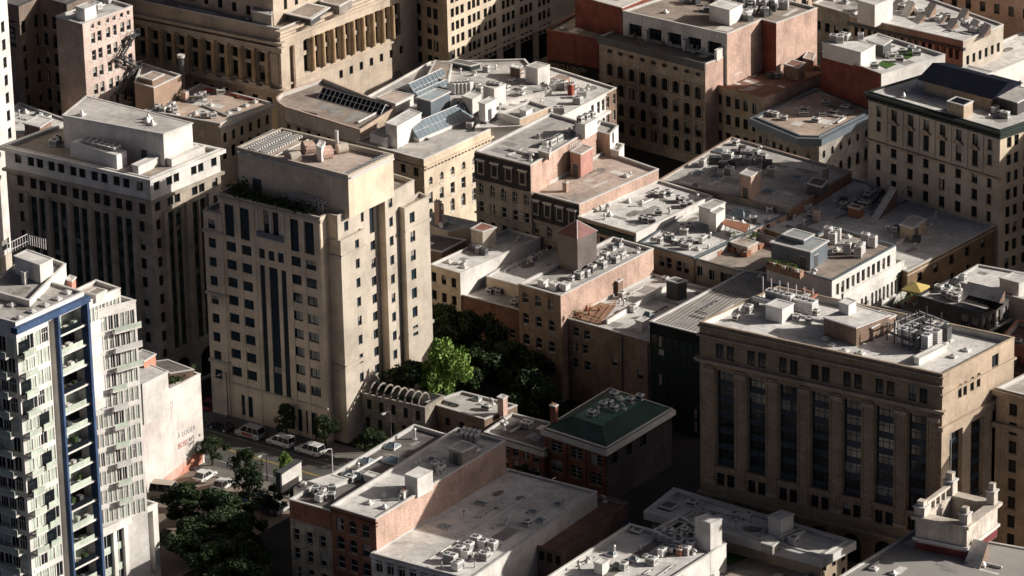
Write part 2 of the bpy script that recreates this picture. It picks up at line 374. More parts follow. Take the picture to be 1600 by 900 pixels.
def ac(B, px, py, w=1.2, d=1.2, h=1.1, rot=0, z=None, m=None, name='air_conditioner'):
    z = B.zr if z is None else z; m = m or acw
    def mk(b):
        b.box(F0_, -w/2, w/2, .12, h, -d/2, d/2, m); b.box(F0_, -w/2-.03, w/2+.03, h, h+.06, -d/2-.03, d/2+.03, m)
        for sx in (-w/2+.08, w/2-.2): b.box(F0_, sx, sx+.12, 0, .12, -d/2, d/2, copd)
        n = max(1, int(round(w/1.1)))
        for i in range(n):
            cx = -w/2+w*(i+.5)/n; r = min(w/n, d)*.36
            b.cyl((cx, 0, h+.06), r, .07, copd, n=12); b.cyl((cx, 0, h+.12), r*.25, .05, m, n=8)
        for i in range(5):
            zz = .3+i*(h-.45)/5; b.box(F0_, -w/2+.1, w/2-.1, zz, zz+.07, d/2, d/2+.025, copd)
            b.box((V((0, 0, 0)), V((0, 1, 0)), V((1, 0, 0))), -d/2+.1, d/2-.1, zz, zz+.07, w/2, w/2+.025, copd)
    return place(('ac', round(w, 1), round(d, 1), round(h, 1), m.name), mk, name, B, at(px, py, z), rot)
def vent(B, px, py, h=.9, r=.16, z=None, kind=0, rot=0):
    z = B.zr if z is None else z
    def mk(b):
        if kind == 0: b.cyl((0, 0, 0), r*2.2, .08, cop); b.cyl((0, 0, .05), r, h, galv); b.cyl((0, 0, h), r*1.7, .18, galv, r*.9)
        elif kind == 1:  # gooseneck
            b.box(F0_, -.35, .35, 0, .25, -.35, .35, cop)
            b.path([(0, 0, .2), (0, 0, h), (.15, 0, h+.25), (.45, 0, h+.25), (.6, 0, h)], r*1.4, galv, 8)
        elif kind == 2:  # low curb with cone
            b.box(F0_, -.5, .5, 0, .3, -.5, .5, cop); b.cyl((0, 0, .3), .42, h*.5, galv, .12)
        else: b.cyl((0, 0, 0), r, h*1.6, galv, n=8); b.cyl((0, 0, h*1.6), r*1.5, .1, copd, n=8)
    return place(('v', kind, round(h, 1), round(r, 2)), mk, 'vent', B, at(px, py, z), rot)
def chimney(B, px, py, w=.9, d=.7, h=1.8, m=None, z=None, pots=2):
    z = B.zr if z is None else z; m = m or brick
    def mk(b):
        b.box(F0_, -w/2, w/2, 0, h, -d/2, d/2, m); b.box(F0_, -w/2-.08, w/2+.08, h, h+.14, -d/2-.08, d/2+.08, cop)
        for i in range(pots): b.cyl((-w/2+w*(i+.5)/pots, 0, h+.14), .13, .4, terra, .1, 8)
    return place(('ch', round(w, 1), round(d, 1), round(h, 1), m.name, pots), mk, 'chimney', B, at(px, py, z))
def skylight(B, px, py, w=1.6, d=1.2, h=.5, z=None, rot=0):
    z = B.zr if z is None else z
    def mk(b):
        b.box(F0_, -w/2, w/2, 0, .3, -d/2, d/2, cop)
        a = [V((-w/2, -d/2, .3)), V((w/2, -d/2, .3)), V((w/2, d/2, .3)), V((-w/2, d/2, .3))]; t1, t2 = V((-w/4, 0, .3+h)), V((w/4, 0, .3+h))
        for f in ((a[0], a[1], t2, t1), (a[1], a[2], t2), (a[2], a[3], t1, t2), (a[3], a[0], t1)): b.poly(f, skyl)
        for p, q in ((a[0], t1), (a[3], t1), (a[1], t2), (a[2], t2), (t1, t2)): b.tube(p, q, .04, cop, 4)
    return place(('sk', round(w, 1), round(d, 1), round(h, 1)), mk, 'skylight', B, at(px, py, z), rot)
def slab(B, quad, z0, z1, wall, roof, name='penthouse', over=.12, door=None, label=None, lip=.15):
    """block on a roof; quad = pixels of its top corners (L,F,R[,K]) at height z1"""
    pts = [at(p[0], p[1], z1) for p in quad]
    if len(pts) == 3: pts.append(pts[0]+pts[2]-pts[1])
    b = MB(); N = len(pts); B.blocks.append(pts)
    for i in range(N):
        p, q = pts[i], pts[(i+1) % N]; b.poly([(p.x, p.y, z0), (q.x, q.y, z0), (q.x, q.y, z1), (p.x, p.y, z1)], wall)
    if over: b.ring(pts, over, .2, z1-lip, z1+.05, cop)
    b.poly([(p.x, p.y, z1-.02) for p in offset(pts, -.1)], roof)
    o = b.build(name, B.root, label)
    if door is not None:
        for (ei, xf, w_, h_) in door:
            f = MB(); P, Q = pts[ei], pts[(ei+1) % N]; u = (Q-P); W = u.length; u = u.normalized(); n = V((u.y, -u.x, 0)); fr = (V((P.x, P.y, 0)), u, n)
            x = W*xf; f.box(fr, x-w_/2, x+w_/2, z0+.05, z0+h_, 0, .05, copd); f.box(fr, x-w_/2-.08, x+w_/2+.08, z0+h_, z0+h_+.08, 0, .1, cop)
            f.build('door', o)
    return o
def clutter(B, pxs, seed=0, big=.35):
    r = random.Random(seed)
    for (x, y) in pxs:
        k = r.random()
        if k < big: ac(B, x, y, r.choice([.9, 1.2, 1.5]), r.choice([.8, 1.1]), r.choice([.8, 1.1]), rot=r.choice([0, 0, 90]))
        elif k < big+.4: vent(B, x, y, r.choice([.5, .7, .9]), .14, kind=r.choice([0, 0, 1, 2]))
        elif k < big+.5: skylight(B, x, y, 1.4, 1.1, .35)
        else: vent(B, x, y, .7, .12, kind=r.choice([1, 3]), rot=r.choice([0, 90, 180]))
def duct(B, pxs, z, w=.5, m=None):
    b = MB(); m = m or galv; P = [at(x, y, z) for x, y in pxs]
    for p, q in zip(P, P[1:]):
        u = (q-p); L = u.length; u = u.normalized(); b.box((V((p.x, p.y, 0)), u, V((u.y, -u.x, 0))), -w/2, L+w/2, z, z+w, -w/2, w/2, m)
    for p in P: b.cyl((p.x, p.y, z-.4), .08, .45, copd, n=6)
    return b.build('duct', B.root)
def wedge(B, px, z0, h, m):
    a = [at(x, y, z0) for x, y in px]; b = MB(); t = [a[2]+V((0, 0, h)), a[3]+V((0, 0, h))]
    b.poly(a[::-1], m); b.poly([a[0], a[1], t[0], t[1]], rf_w); b.poly([a[1], a[2], t[0]], brownb); b.poly([a[3], a[0], t[1]], brownb); b.poly([a[2], a[3], t[1], t[0]], brownb); b.build('stair_wedge', B.root)
# ============================================================ ground
def structure(name, pts, z, m, thick=0):
    b = MB(); pts = [V((p.x, p.y, z)) for p in pts]
    b.poly(pts, m)
    if thick:
        N = len(pts)
        for i in range(N):
            p, q = pts[i], pts[(i+1) % N]; b.poly([(p.x, p.y, z-thick), (q.x, q.y, z-thick), (q.x, q.y, z), (p.x, p.y, z)], m)
    return b.build(name, kind='structure')
structure('ground', [V((-2500, -500, 0)), V((2500, -500, 0)), V((2500, 4500, 0)), V((-2500, 4500, 0))], 0, asph)
a0, a1 = at(318, 657), at(520, 715); SU = (a1-a0).normalized(); SN = V((SU.y, -SU.x, 0))    # street axis, towards the camera
def st(s, t): return a0+SU*s+SN*t
structure('road', [st(-60, 0), st(-60, 13), st(160, 13), st(160, 0)], .004, mat('road_asphalt', (.105, .098, .088), .9, 'plain', .22, .2))
structure('far_sidewalk', [st(-60, -4.5), st(-60, 0), st(160, 0), st(160, -4.5)], .13, pave, .13)
structure('near_sidewalk', [st(-60, 13), st(-60, 16), st(160, 16), st(160, 13)], .13, pave, .13)
structure('parking_lot', [st(-4, 16), st(-4, 60), st(35, 60), st(35, 16)], .008, lot)
b = MB()
for t, m in ((2.5, mark), (6.6, markY), (6.85, markY), (10.8, mark)):
    b.poly([st(-60, t+.12), st(160, t+.12), st(160, t), st(-60, t)], m)
for k in range(11): b.poly([st(2+k*2.7, 22.1), st(2.12+k*2.7, 22.1), st(2.12+k*2.7, 17), st(2+k*2.7, 17)], mark)
b.v = [V((p.x, p.y, .012)) for p in b.v]; b.build('road_markings', kind='structure')

# ============================================================ left towers
# B
def f(fc):
    fc.fm = dframe; fc.blinds = .06
    xs = [0]
    xa = fc.at(28, 247)[0]; xb = fc.at(218, 290)[0]
    px = [28, 48.3, 62.7, 81, 96, 115, 129, 148.3, 163.3, 182.3, 197.3, 218]; q = [(x-28)/190 for x in px]
    fc.rpx((28, 247), (218, 290), 12, 1.35, 1.8, 'plain', xs=q); fc.rpx((32, 283), (222, 326), 12, 1.35, 1.8, 'plain', xs=q)
    if fc.z0 > 30: return
    z0 = fc.at(34, 310)[1]
    for r in range(9):
        z = fc.at(34, 310)[1]-.9-r*3.18
        for x in (xa+.25, xb): fc.win(x, z, 1.15, 1.8, 'sash')
    zt = fc.at(130, 325)[1]; zb = 7.5
    for k in q[1:-1]: fc.strip(xa+(xb-xa)*k, zb, zt, 1.45, 8, spgreen, .58, 'plain', .5, glassg)
    for i in range(6):
        xm = xa+(xb-xa)*(q[0]+q[1] if i == 0 else q[2*i]+q[min(2*i+1, 11)])/2; fc.bx(xm-.42, xm+.42, zb-.5, zt+.6, .35, officew)
    fc.band(zb-1.2, .6, .5, officew)
    for i in range(5): x = xa+(xb-xa)*(q[1+2*i]+q[2+2*i])/2; fc.win(x, 1.2, 3.4, 4.6, 'three')
def g(fc):
    fc.fm = dframe; fc.blinds = .06; W = fc.W
    for z in (fc.at(247, 288)[1]-.9, fc.at(247, 321)[1]-.9): 
        for q in (.09, .27, .37, .62, .72, .91): fc.win(W*q, z, 1.3, 1.8, 'plain')
    if fc.z0 > 30: return
    zt = fc.at(265, 322)[1]
    for r in range(9):
        for q in (.09, .91): fc.win(W*q, fc.at(250, 350)[1]-.9-r*3.18, 1.1, 1.8, 'sash')
    for q in (.27, .38, .62, .73): fc.strip(W*q, 7.5, zt-1, 1.45, 8, spgreen, .58, 'plain', .5, glassg)
    for q in (.18, .5, .82): fc.bx(W*q-.42, W*q+.42, 7, zt-.4, .35, officew)
    fc.band(6.3, .6, .5, officew); fc.win(W*.33, .5, 3.6, 5, 'arch'); fc.win(W*.7, .5, 3.6, 5, 'arch')
BP = [(7, 227), (234, 278), (343, 233), (118, 186)]
BL0 = building('green_glass_office', 'older stone office block with dark green window strips at the left', 'office building',
    BP, 34.2, officew, rf_d, {0: f, 1: g}, par=.3, zp=38, cornice=[(.45, 33.7, 34.15, officew)])
B_ = building('', '', '', BP, 38, white, rf_b, {0: f, 1: g}, par=.5, zp=38, base=34.2, root=BL0.root, coping=cop, cornice=[(.7, 37.3, 37.95, white)])
slab(B_, [(100, 181), (152, 191.5), (135, 150), (95, 166)][:0] or [(98, 180), (255, 209), (300, 192), (135, 150)], 37.5, 43.0, white, rf_g, 'penthouse', over=.15, door=[(0, .28, 1, 2), (0, .80, 1.1, 2.2)], label='long white penthouse with a flat grey roof')
slab(B_, [(109, 222), (182, 243), (198, 235), (125, 214)], 37.5, 40.0, acw, acw, 'cooling_plant', over=0)
for i in range(6):
    for k in range(2): ac(B_, 133+i*9+k*5, 223+i*2.3-k*2.6, .95, .95, .5, z=40)
slab(B_, [(206, 257), (216, 260), (257, 241), (247, 238)], 37.5, 39, white, white, 'duct_box'); slab(B_, [(257, 246), (268, 249), (320, 228), (310, 225)], 37.5, 38.8, white, white, 'duct_box')
for x, y in ((230, 191), (238, 195), (128, 180), (232, 186)): vent(B_, x, y, 1.2, .2, kind=2, z=43)
clutter(B_, [(90, 222), (100, 228), (85, 228), (205, 250), (225, 252), (290, 240), (235, 246), (330, 228)], 4, .4)
# W0
def g(fc):
    fc.fm = dframe; fc.gpx((4.5, 46), (-40, 66), (15.5, 212), 2, 7, 1.15, 1.9, 'sash'); z = fc.at(9, 382)[1]; fc.win(fc.at(9, 382)[0], z-1, 2.4, 1.9, 'two')
    fc.bx(0, fc.W, 0, fc.at(20, 390)[1], .1, creamD)
W0 = building('pale_edge_tower', 'tall pale tower cut off by the left edge of the picture', 'tower',
    [(-220, 0), (-110, 25), (8, -46), (-100, -70)], 62, pale, rf_w, {1: g}, par=.5)
# left back: A1 with fire escape, A0 sign wall
def g(fc):
    fc.fm = wframe; fc.gl = glass; fc.blinds = .5; fc.sill = pale
    q = [0, .175, .49, .67, .92, 1.12] if 0 else None
    cols = [(144.5, 41), (154.5, 37.5), (168, 33), (178, 29.5), (190, 24.5), (200, 21)]
    x = [fc.at(*c)[0] for c in cols]; z = fc.at(144.5, 41)[1]-.4
    for c in x: fc.win(c, z, .85, .85, 'plain')
    for r in range(6):
        for c in x: fc.win(c, z-2.9-r*3.25, 1.1, 2.0, 'sash')
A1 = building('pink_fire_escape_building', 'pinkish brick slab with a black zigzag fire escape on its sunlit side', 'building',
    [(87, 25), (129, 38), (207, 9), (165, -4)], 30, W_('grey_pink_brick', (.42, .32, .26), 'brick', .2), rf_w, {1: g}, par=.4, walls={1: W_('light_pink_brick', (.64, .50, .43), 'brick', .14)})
b = MB(); fz = Fac(A1.root, MB(), A1.pts[1], A1.pts[2], 0, 30, white)
P = lambda px, py, d: (lambda x, z: fz.O+fz.u*x+fz.n*d+V((0, 0, z)))(*fz.at(px, py))
for (x0, y0, x1, y1) in ((203, 54, 182, 89), (205, 104, 184, 141), (186, 92, 206, 102), (186, 144, 208, 152), (208, 154, 200, 166)):
    for d in (.5, 1.3): b.tube(P(x0, y0, d), P(x1, y1, d), .17, copd, 5); b.tube(P(x0, y0-7, d), P(x1, y1-7, d), .08, copd, 4)
    for k in range(12): t = k/11; b.tube(P(x0+(x1-x0)*t, y0+(y1-y0)*t, .5), P(x0+(x1-x0)*t, y0+(y1-y0)*t, 1.3), .13, copd, 4); b.tube(P(x0+(x1-x0)*t, y0+(y1-y0)*t, 1.3), P(x0+(x1-x0)*t, y0+(y1-y0)*t-7, 1.3), .025, copd, 4)
for (px, py) in ((203, 54), (182, 89), (206, 104), (184, 142), (207, 153)):
    x, z = fz.at(px, py); b.box(fz.fr, x-1.3, x+1.3, z-.1, z, .1, 1.4, copd)
    for k in range(5): b.tube(P(px, py, 1.4)+fz.u*(-1.2+.6*k), P(px, py, 1.4)+fz.u*(-1.2+.6*k)+V((0, 0, 1.1)), .03, copd, 4)
    b.tube(P(px, py, 1.4)+fz.u*-1.3+V((0, 0, 1.1)), P(px, py, 1.4)+fz.u*1.3+V((0, 0, 1.1)), .04, copd, 4)
b.build('fire_escape', A1.root)
slab(A1, [(118, 10), (132, 14), (150, 7), (137, 3)], 29.6, 32, white, rf_w, 'roof_hatch'); ac(A1, 150, 14, 2, 1.3, 1.2); ac(A1, 140, 18, 1.2, 1.2, 1); ac(A1, 168, 4, 1.6, 1.2, 1.4)
def fA(fc):
    fc.fm = dframe; fc.sill = beige
    for r in range(7): fc.row(max(1, int(fc.W/2.2)), 24.5-r*3.6, 1.2, 2.4, 1.2, fc.W-1.2, 'sash')
A0 = building('dark_light_court_building', 'shadowed brick building with a deep light court and a painted wall sign', 'building',
    [(-30, -4), (29, 10), (61, -5), (104, 7), (190, -32), (60, -62)], 30, W_('dark_brick', (.25, .19, .15), 'brick', .2), rf_d, {1: fA, 2: fA}, par=.4, coping=copd)  # dark brown brick, varied by noise
def text_on(fc_, s, px, py, size, m, parent, name='sign_lettering', d=.05, sx=1.0, rot=0):
    cu = bpy.data.curves.new(name, 'FONT'); cu.body = s; cu.size = size; cu.extrude = .012; cu.align_x = 'CENTER'; cu.align_y = 'CENTER'; cu.materials.append(m)
    o = bpy.data.objects.new(name, cu); C.objects.link(o); dg = bpy.context.evaluated_depsgraph_get(); me = bpy.data.meshes.new_from_object(o.evaluated_get(dg)); bpy.data.objects.remove(o)
    o = bpy.data.objects.new(name, me); C.objects.link(o); x, z = fc_.at(px, py); p = fc_.O+fc_.u*x+fc_.n*d; p.z = z
    mm = Matrix((fc_.u*sx, V((0, 0, 1)), fc_.n)).transposed().to_4x4()
    if rot: mm = mm @ Matrix.Rotation(math.radians(rot), 4, 'Z')
    o.parent = parent; mm.translation = p-WL[parent]; o.matrix_local = mm; return o
b = MB(); fs = Fac(A0.root, b, A0.pts[0], A0.pts[1], 0, 30, brick); x0, z1 = fs.at(12.5, 30); x1, z0 = fs.at(26, 74)
b.box(fs.fr, x0-1.5, x1, z0, z1, 0, .06, W_('faded_black', (.05, .04, .035), 'wall', .3)); b.build('painted_sign', A0.root)
for s, y in (('SERVICE', 37), ('IN', 46.5), ('SMART', 54.5), ('COMPANY', 62)): text_on(fs, s, 18, y+1, 1.0, mat('sign_cream', (.42, .38, .32), .9, 'flat'), A0.root, d=.08, sx=.62)
# low roofs left back
L1 = building('low_cream_roofs', 'low cream roofed houses between the pale tower and the green glass office', 'building',
    [(-20, 195), (52, 213), (110, 188), (30, 160)], 14, cream, rf_w, {}, par=.3)
slab(L1, [(38, 192), (62, 198), (80, 186), (60, 180)], 13.7, 16.5, brownb, rf_w, 'penthouse', over=.3); clutter(L1, [(30, 180), (40, 176), (60, 180), (75, 190)], 3, .2)
# C0
def g(fc):
    fc.fm = dframe; fc.rpx((352, 215), (418, 187), 6, 1.0, 1.9, 'arch'); fc.band(13.0, .5, .4, cop); fc.rpx((352, 240), (418, 212), 6, 1.2, 2.2, 'sash')
C0 = building('tan_roof_building', 'low building with a sunlit tan roof and scattered vents in front of the columned bank', 'building',
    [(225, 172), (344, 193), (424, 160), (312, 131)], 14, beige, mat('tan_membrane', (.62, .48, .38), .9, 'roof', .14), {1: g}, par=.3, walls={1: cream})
b = MB(); p, q = at(316, 164, 13.9), at(356, 181, 13.9); b.tube(p, q, .18, cop, 6); b.build('roof_seam', C0.root)
for x, y, w in ((268, 168, 1.3), (262, 173, 1), (273, 175, 1), (290, 155, 1.2), (311, 156, 1.6), (317, 152, 1.3), (318, 183, 1.2), (333, 184, 1.2), (345, 147, 1.6), (255, 176, 1.0), (246, 172, 1.0)): ac(C0, x, y, w, 1, 1, rot=(x*9) % 60)
for x, y in ((398, 160), (371, 172), (357, 178), (305, 178), (297, 183), (384, 166), (275, 180), (329, 165), (240, 172)): vent(C0, x, y, .5, .25, kind=2)
chimney(C0, 289, 157, 1.0, .8, 1.6, pinkb)
b = MB(); b.cyl(at(323, 142, 13.7), 1.3, .5, mat('red_canvas', (.42, .10, .07), .8, 'plain', .2), .2, 10); b.cyl(at(323, 142, 12.3), .06, 1.5, copd); b.build('red_canopy', C0.root)
b = MB(); b.path([at(335, 142, 13.9), at(372, 150, 13.9), at(372, 152, 13.9), at(410, 158, 13.9)], .15, mat('red_canvas', (0, 0, 0)), 5); b.build('red_pipe', C0.root)
C0b = building('brown_infill_block', 'plain brown block with a pinkish roof beside the fire escape', 'building',
    [(210, 128), (240, 137), (283, 117), (222, 98)], 18, W_('brown_render', (.36, .25, .18), 'wall', .2), rf_p, {}, par=.3)
slab(C0b, [(218, 120), (238, 125), (256, 116), (238, 111)], 17.7, 18.8, brownb, rf_p, 'roof_hatch'); vent(C0b, 240, 108, .8, .2)
b = MB(); p = at(286, 150, 13); b.cyl(p, .55, 7.5, copd, n=12); b.cyl(p+V((0, 0, 7.5)), .75, .5, pale, n=12); b.build('flue', C0b.root)
# Bank
gold_st = W_('golden_stained_stone', (.50, .35, .21), 'wall', .3)
def colon(fc, cols, zt, zb, w, cw):
    for x in cols:
        fc.holes.append((x-w/2, x+w/2, zb, zt, w*.18, 1.1)); h = zt-zb
        fc.pane(x, zb+.1, w, h*.50, 'three', 1.0); fc.pane(x, zb+h*.62, w, h*.36, 'two', 1.0)
        fc.mb.box(fc.fr, x-w/2, x+w/2, zb+h*.50, zb+h*.62, -.85, -.5, fc.wall)
def f(fc):
    fc.fm = dframe; fc.gl = glass; fc.blinds = .05
    xa, xb = fc.at(263, 72)[0], fc.at(409, 103)[0]; st_ = (xb-xa)/7; cols = [xa+st_*k for k in range(-3, 8)]
    zt = fc.at(263, 50)[1]; zb = fc.at(263, 97)[1]; colon(fc, cols, zt, zb, st_*.68, 0)
    for k in range(-3, 9):
        x = xa+st_*(k-.5); c = fc.O+fc.u*x+fc.n*.35; fc.mb.cyl((c.x, c.y, zb), .5, zt-zb+.3, gold_st, .42, 12); fc.bx(x-.8, x+.8, zt+.2, zt+.7, 1.0); fc.bx(x-.85, x+.85, zb-.5, zb, 1.05)
    fc.band(zt+.7, .9, .9); fc.band(zt+2.2, .5, 1.3); fc.band(zb-1.2, .7, 1.0); fc.bx(fc.W-3.2, fc.W-.6, zb, zt, .15)
    fc.row(9, zb-4.5, 1.3, 1.8, fc.W*.3, fc.W*.93, 'two')
def g(fc):
    fc.fm = dframe; fc.gl = glass; fc.blinds = .1
    xa, xb = fc.at(480, 84)[0], fc.at(620, 26)[0]; st_ = (xb-xa)/9; cols = [xa+st_*k for k in range(10)]
    zt = fc.at(480, 60)[1]; zb = fc.at(480, 113)[1]; colon(fc, cols, zt, zb, st_*.70, 0)
    for k in range(11):
        x = xa+st_*(k-.5)
        if 0 < k < 10: c = fc.O+fc.u*x+fc.n*.25; fc.mb.cyl((c.x, c.y, zb), .42, zt-zb, gold_st, .36, 12)
    fc.band(zt+1.6, .5, .5); fc.band(zt+3.2, .5, 1.1); fc.band(zb-.9, .35, .35)
    z = fc.at(533, 116)[1]
    for k in range(7): x = fc.at(533, 116)[0]+(fc.at(627, 73)[0]-fc.at(533, 116)[0])*k/6; fc.win(x, z-.8, 1.0, 1.6, 'plain')
    x, z = fc.at(620, 118); fc.win(x, z-2.6, 3.2, 3.6, 'arch'); fc.bx(x-1.9, x-1.6, z-2.6, z, .15); fc.bx(fc.at(455, 90)[0], fc.at(458, 90)[0], 0, 22, .5, brownb)
BK = building('columned_bank', 'monumental sandstone bank with engaged columns on two sides, sunlit side facing right', 'bank',
    [(150, -13), (437, 45), (650, -38), (360, -90)], 26, warm_st, rf_b, {0: f, 1: g}, par=.8, coping=cop)
def f2(fc): fc.fm = dframe; fc.rpx((300, -6), (410, 22), 6, 1.2, 1.8)
BK2 = building('bank_upper_block', 'tall setback block rising from the roof of the columned bank', 'building',
    [(262, -95), (424, -56), (560, -112), (400, -148)], 37, warm_st, rf_b, {0: f2, 1: lambda fc: fc.rpx((446, 6), (530, -28), 6, 1, 2)}, par=.5, base=25)
slab(BK, [(393, 16), (424, 24), (426, 14), (398, 8)], 25.2, 28, creamD, rf_g, 'balcony_block'); ac(BK, 398, 34, 1.3, 1, 1.2); ac(BK, 389, 35, .8, .8, .8)
slab(BK, [(450, 20), (485, 28), (510, 12), (478, 5)], 25.2, 26.8, copd, rf_b, 'penthouse', over=.6); slab(BK, [(500, 2), (530, 9), (550, -2), (520, -10)], 25.2, 27, grey_st, rf_b, 'penthouse')
# C2
def gg(fc):
    fc.fm = dframe; fc.gl = glass; fc.blinds = .15
    g3 = [385, 428, 472, 535, 575, 615, 677, 717, 757, 840, 880, 925, 1000, 1040, 1080, 1160, 1200, 1240]
    z0 = fc.at(640+428/5.714, 220/5.714)[1]; xs = [fc.at(640+q/5.714, 40-(q-428)*.35/5.714)[0] for q in g3]
    for r in range(-3, 9):
        for x in xs: fc.win(x, z0-.9+r*2.75, 1.05, 1.75, 'sash')
    zb = z0-.9-3*2.75-1.6+2.75
    fc.band(zb-.2, .4, .4)
    for i in range(6): x = (xs[i*3]+xs[i*3+2])/2; fc.win(x, zb-6.2, (xs[2]-xs[0])+1.0, 5.0, 'three')
def ga(fc):
    fc.fm = dframe; z0 = fc.at(670, 20)[1]
    for r in range(-5, 9):
        for px in (654, 670, 680): fc.win(fc.at(px, 20)[0], z0-.9+r*3.2, 1.3, 2.1, 'two')
C2 = building('tall_beige_block', 'tall beige office block whose lower floors fill the top centre edge', 'office building',
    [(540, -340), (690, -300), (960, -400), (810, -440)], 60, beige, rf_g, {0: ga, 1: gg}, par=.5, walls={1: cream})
# D group
def f(fc):
    fc.fm = dframe; fc.bx(0, fc.W, 15.3, 17.8, .1, creamD)
    fc.rpx((451, 196), (545, 222), 7, 1.0, 1.6, 'plain'); fc.band(15.0, .2, .25, beige)
D1 = building('curved_corner_building', 'low stone building with a rounded corner and a long glazed ridge skylight', 'building',
    [(432, 152), (433, 157), (438, 162), (446, 167), (563, 203), (618, 168), (505, 122), (440, 145)], 18, beige, rf_b, {3: f}, par=.7, coping=mat('pink_coping', (.60, .44, .36), .9, 'plain', .2))
def ridge_sky(B, px, z, h, name='ridge_skylight', gm=None, wallh=0):
    a = [at(x, y, z) for x, y in px]; b = MB(); gm = gm or skyl
    if wallh:
        for i in range(4): b.poly([a[i], a[(i+1) % 4], a[(i+1) % 4]+V((0, 0, wallh)), a[i]+V((0, 0, wallh))], white)
        a = [p+V((0, 0, wallh)) for p in a]
    # ridge along the longer side
    if (a[1]-a[0]).length < (a[2]-a[1]).length: a = a[1:]+a[:1]
    r0 = (a[0]+a[3])/2+V((0, 0, h)); r1 = (a[1]+a[2])/2+V((0, 0, h))
    b.poly([a[0], a[1], r1, r0], gm); b.poly([a[2], a[3], r0, r1], gm); b.poly([a[1], a[2], r1], gm); b.poly([a[3], a[0], r0], gm)
    n = max(4, int((a[1]-a[0]).length/1.05))
    for k in range(n+1):
        t = k/n; b.tube(a[0].lerp(a[1], t), r0.lerp(r1, t), .075, cop, 4); b.tube(a[3].lerp(a[2], t), r0.lerp(r1, t), .075, cop, 4)
    for p, q in ((r0, r1), (a[0], a[1]), (a[2], a[3]), (a[1], a[2]), (a[3], a[0])): b.tube(p, q, .1, cop, 4)
    b.tube(a[0].lerp(r0, .5), a[1].lerp(r1, .5), .05, cop, 4); return b.build(name, B.root)
ridge_sky(D1, [(496, 154), (594, 181), (612, 169), (514, 142)], 17.35, 1.4, gm=glass)
D2 = building('middle_skylight_block', 'jumbled block with blue glazed skylights and white machinery behind the rounded corner building', 'building',
    [(560, 158), (686, 182), (862, 140), (820, 92), (672, 96)], 17, white, rf_g, {}, par=.3, coping=pale)
slab(D2, [(602, 192), (620, 197), (658, 176), (640, 170)], 15.5, 19.8, white, rf_w, 'lift_house', label='white lift house'); slab(D2, [(588, 152), (618, 162), (646, 148), (612, 141)], 16.7, 18.6, white, rf_p, 'penthouse')
slab(D2, [(578, 208), (602, 216), (640, 195), (618, 188)], 15.5, 17.6, white, rf_g, 'roof_kerb', over=.05)
ridge_sky(D2, [(628, 138), (650, 150), (702, 128), (680, 112)], 17.0, 1.6, gm=skyl); ridge_sky(D2, [(640, 150), (660, 160), (705, 140), (688, 128)], 17.0, 1.2, gm=skyl)
slab(D2, [(651, 152), (673, 158), (703, 143), (681, 138)], 16.7, 20.0, blueg, mat('pale_blue_metal', (.42, .48, .50), .6, 'plain', .2), 'machine_room', over=.15)
slab(D2, [(668, 118), (700, 126), (706, 100), (680, 94)], 16.7, 17.8, pale, rf_b, 'roof_step')
for i in range(5): ac(D2, 707+i*6, 146-i*1.4+i, 1.0, 1.8, 2.0, rot=90)
slab(D2, [(722, 150), (738, 155), (752, 147), (736, 142)], 16.7, 19.5, white, rf_w, 'roof_hatch')
slab(D2, [(755, 134), (772, 139), (790, 131), (773, 126)], 16.7, 20.3, white, rf_w, 'fan_room')
for k in range(3): ac(D2, 765+k*7, 131+k*1, .9, .9, .4, z=20.3)
slab(D2, [(748, 160), (758, 163), (775, 154), (765, 151)], 16.7, 20, white, rf_w, 'stair_house', door=[(1, .4, 1.1, 2.0)])
slab(D2, [(700, 96), (735, 103), (750, 99), (712, 92)], 16.7, 17.7, greenc, rf_d, 'green_kerb_box')
clutter(D2, [(620, 200), (604, 205), (745, 138), (750, 144), (730, 132), (790, 140), (740, 118), (760, 112), (775, 108), (720, 115), (690, 106), (800, 130), (712, 165), (725, 168), (700, 170), (782, 152), (790, 148), (630, 186), (812, 118), (735, 155)], 14, .55)
def g(fc):
    fc.fm = wframe; fc.sill = white
    fc.band(14.3, .35, .45, cream); xa = fc.at(673, 282)[0]
    for k in range(30): fc.bx(fc.W*(k+.5)/30-.15, fc.W*(k+.5)/30+.15, 13.9, 14.3, .35, cream)
    fc.rpx((673, 284), (808, 222), 9, 1.1, 1.9, 'arch'); fc.rpx((673, 309), (808, 247), 9, 1.2, 2.1, 'sash'); fc.rpx((673, 335), (808, 273), 9, 1.2, 2.4, 'arch'); fc.band(10.6, .2, .2, cream)
D3 = building('long_skylight_building', 'cream corniced building with a white framed ridge skylight on its grey roof', 'building',
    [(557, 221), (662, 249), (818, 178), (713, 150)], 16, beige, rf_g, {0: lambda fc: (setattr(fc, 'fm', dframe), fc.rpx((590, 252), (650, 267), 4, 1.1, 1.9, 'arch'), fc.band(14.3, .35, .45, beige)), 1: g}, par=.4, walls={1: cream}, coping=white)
ridge_sky(D3, [(627, 213), (655, 222), (741, 186), (716, 176)], 15.7, 2.2, wallh=.5)
for x, y, w in ((758, 195, 1.3), (768, 190, 1.6), (772, 183, 1.2), (595, 218, .9), (735, 200, 1.2), (755, 186, 1.2), (762, 180, 1.4)): ac(D3, x, y, w, 1.2, 1.1, rot=x % 25)
def g(fc): fc.fm = wframe; [fc.win(fc.W*q, 13.0, .9, 2.4, 'sash') for q in (.10, .19, .28, .44, .53, .68, .77, .87)]; fc.band(12.2, .3, .2, tanb)
D4 = building('tan_brick_attic', 'tan brick attic with three groups of tall windows beside the long corniced building', 'building',
    [(780, 176), (812, 186), (860, 167), (828, 157)], 17.4, tanb, rf_g, {1: g}, par=.4, walls={0: white})
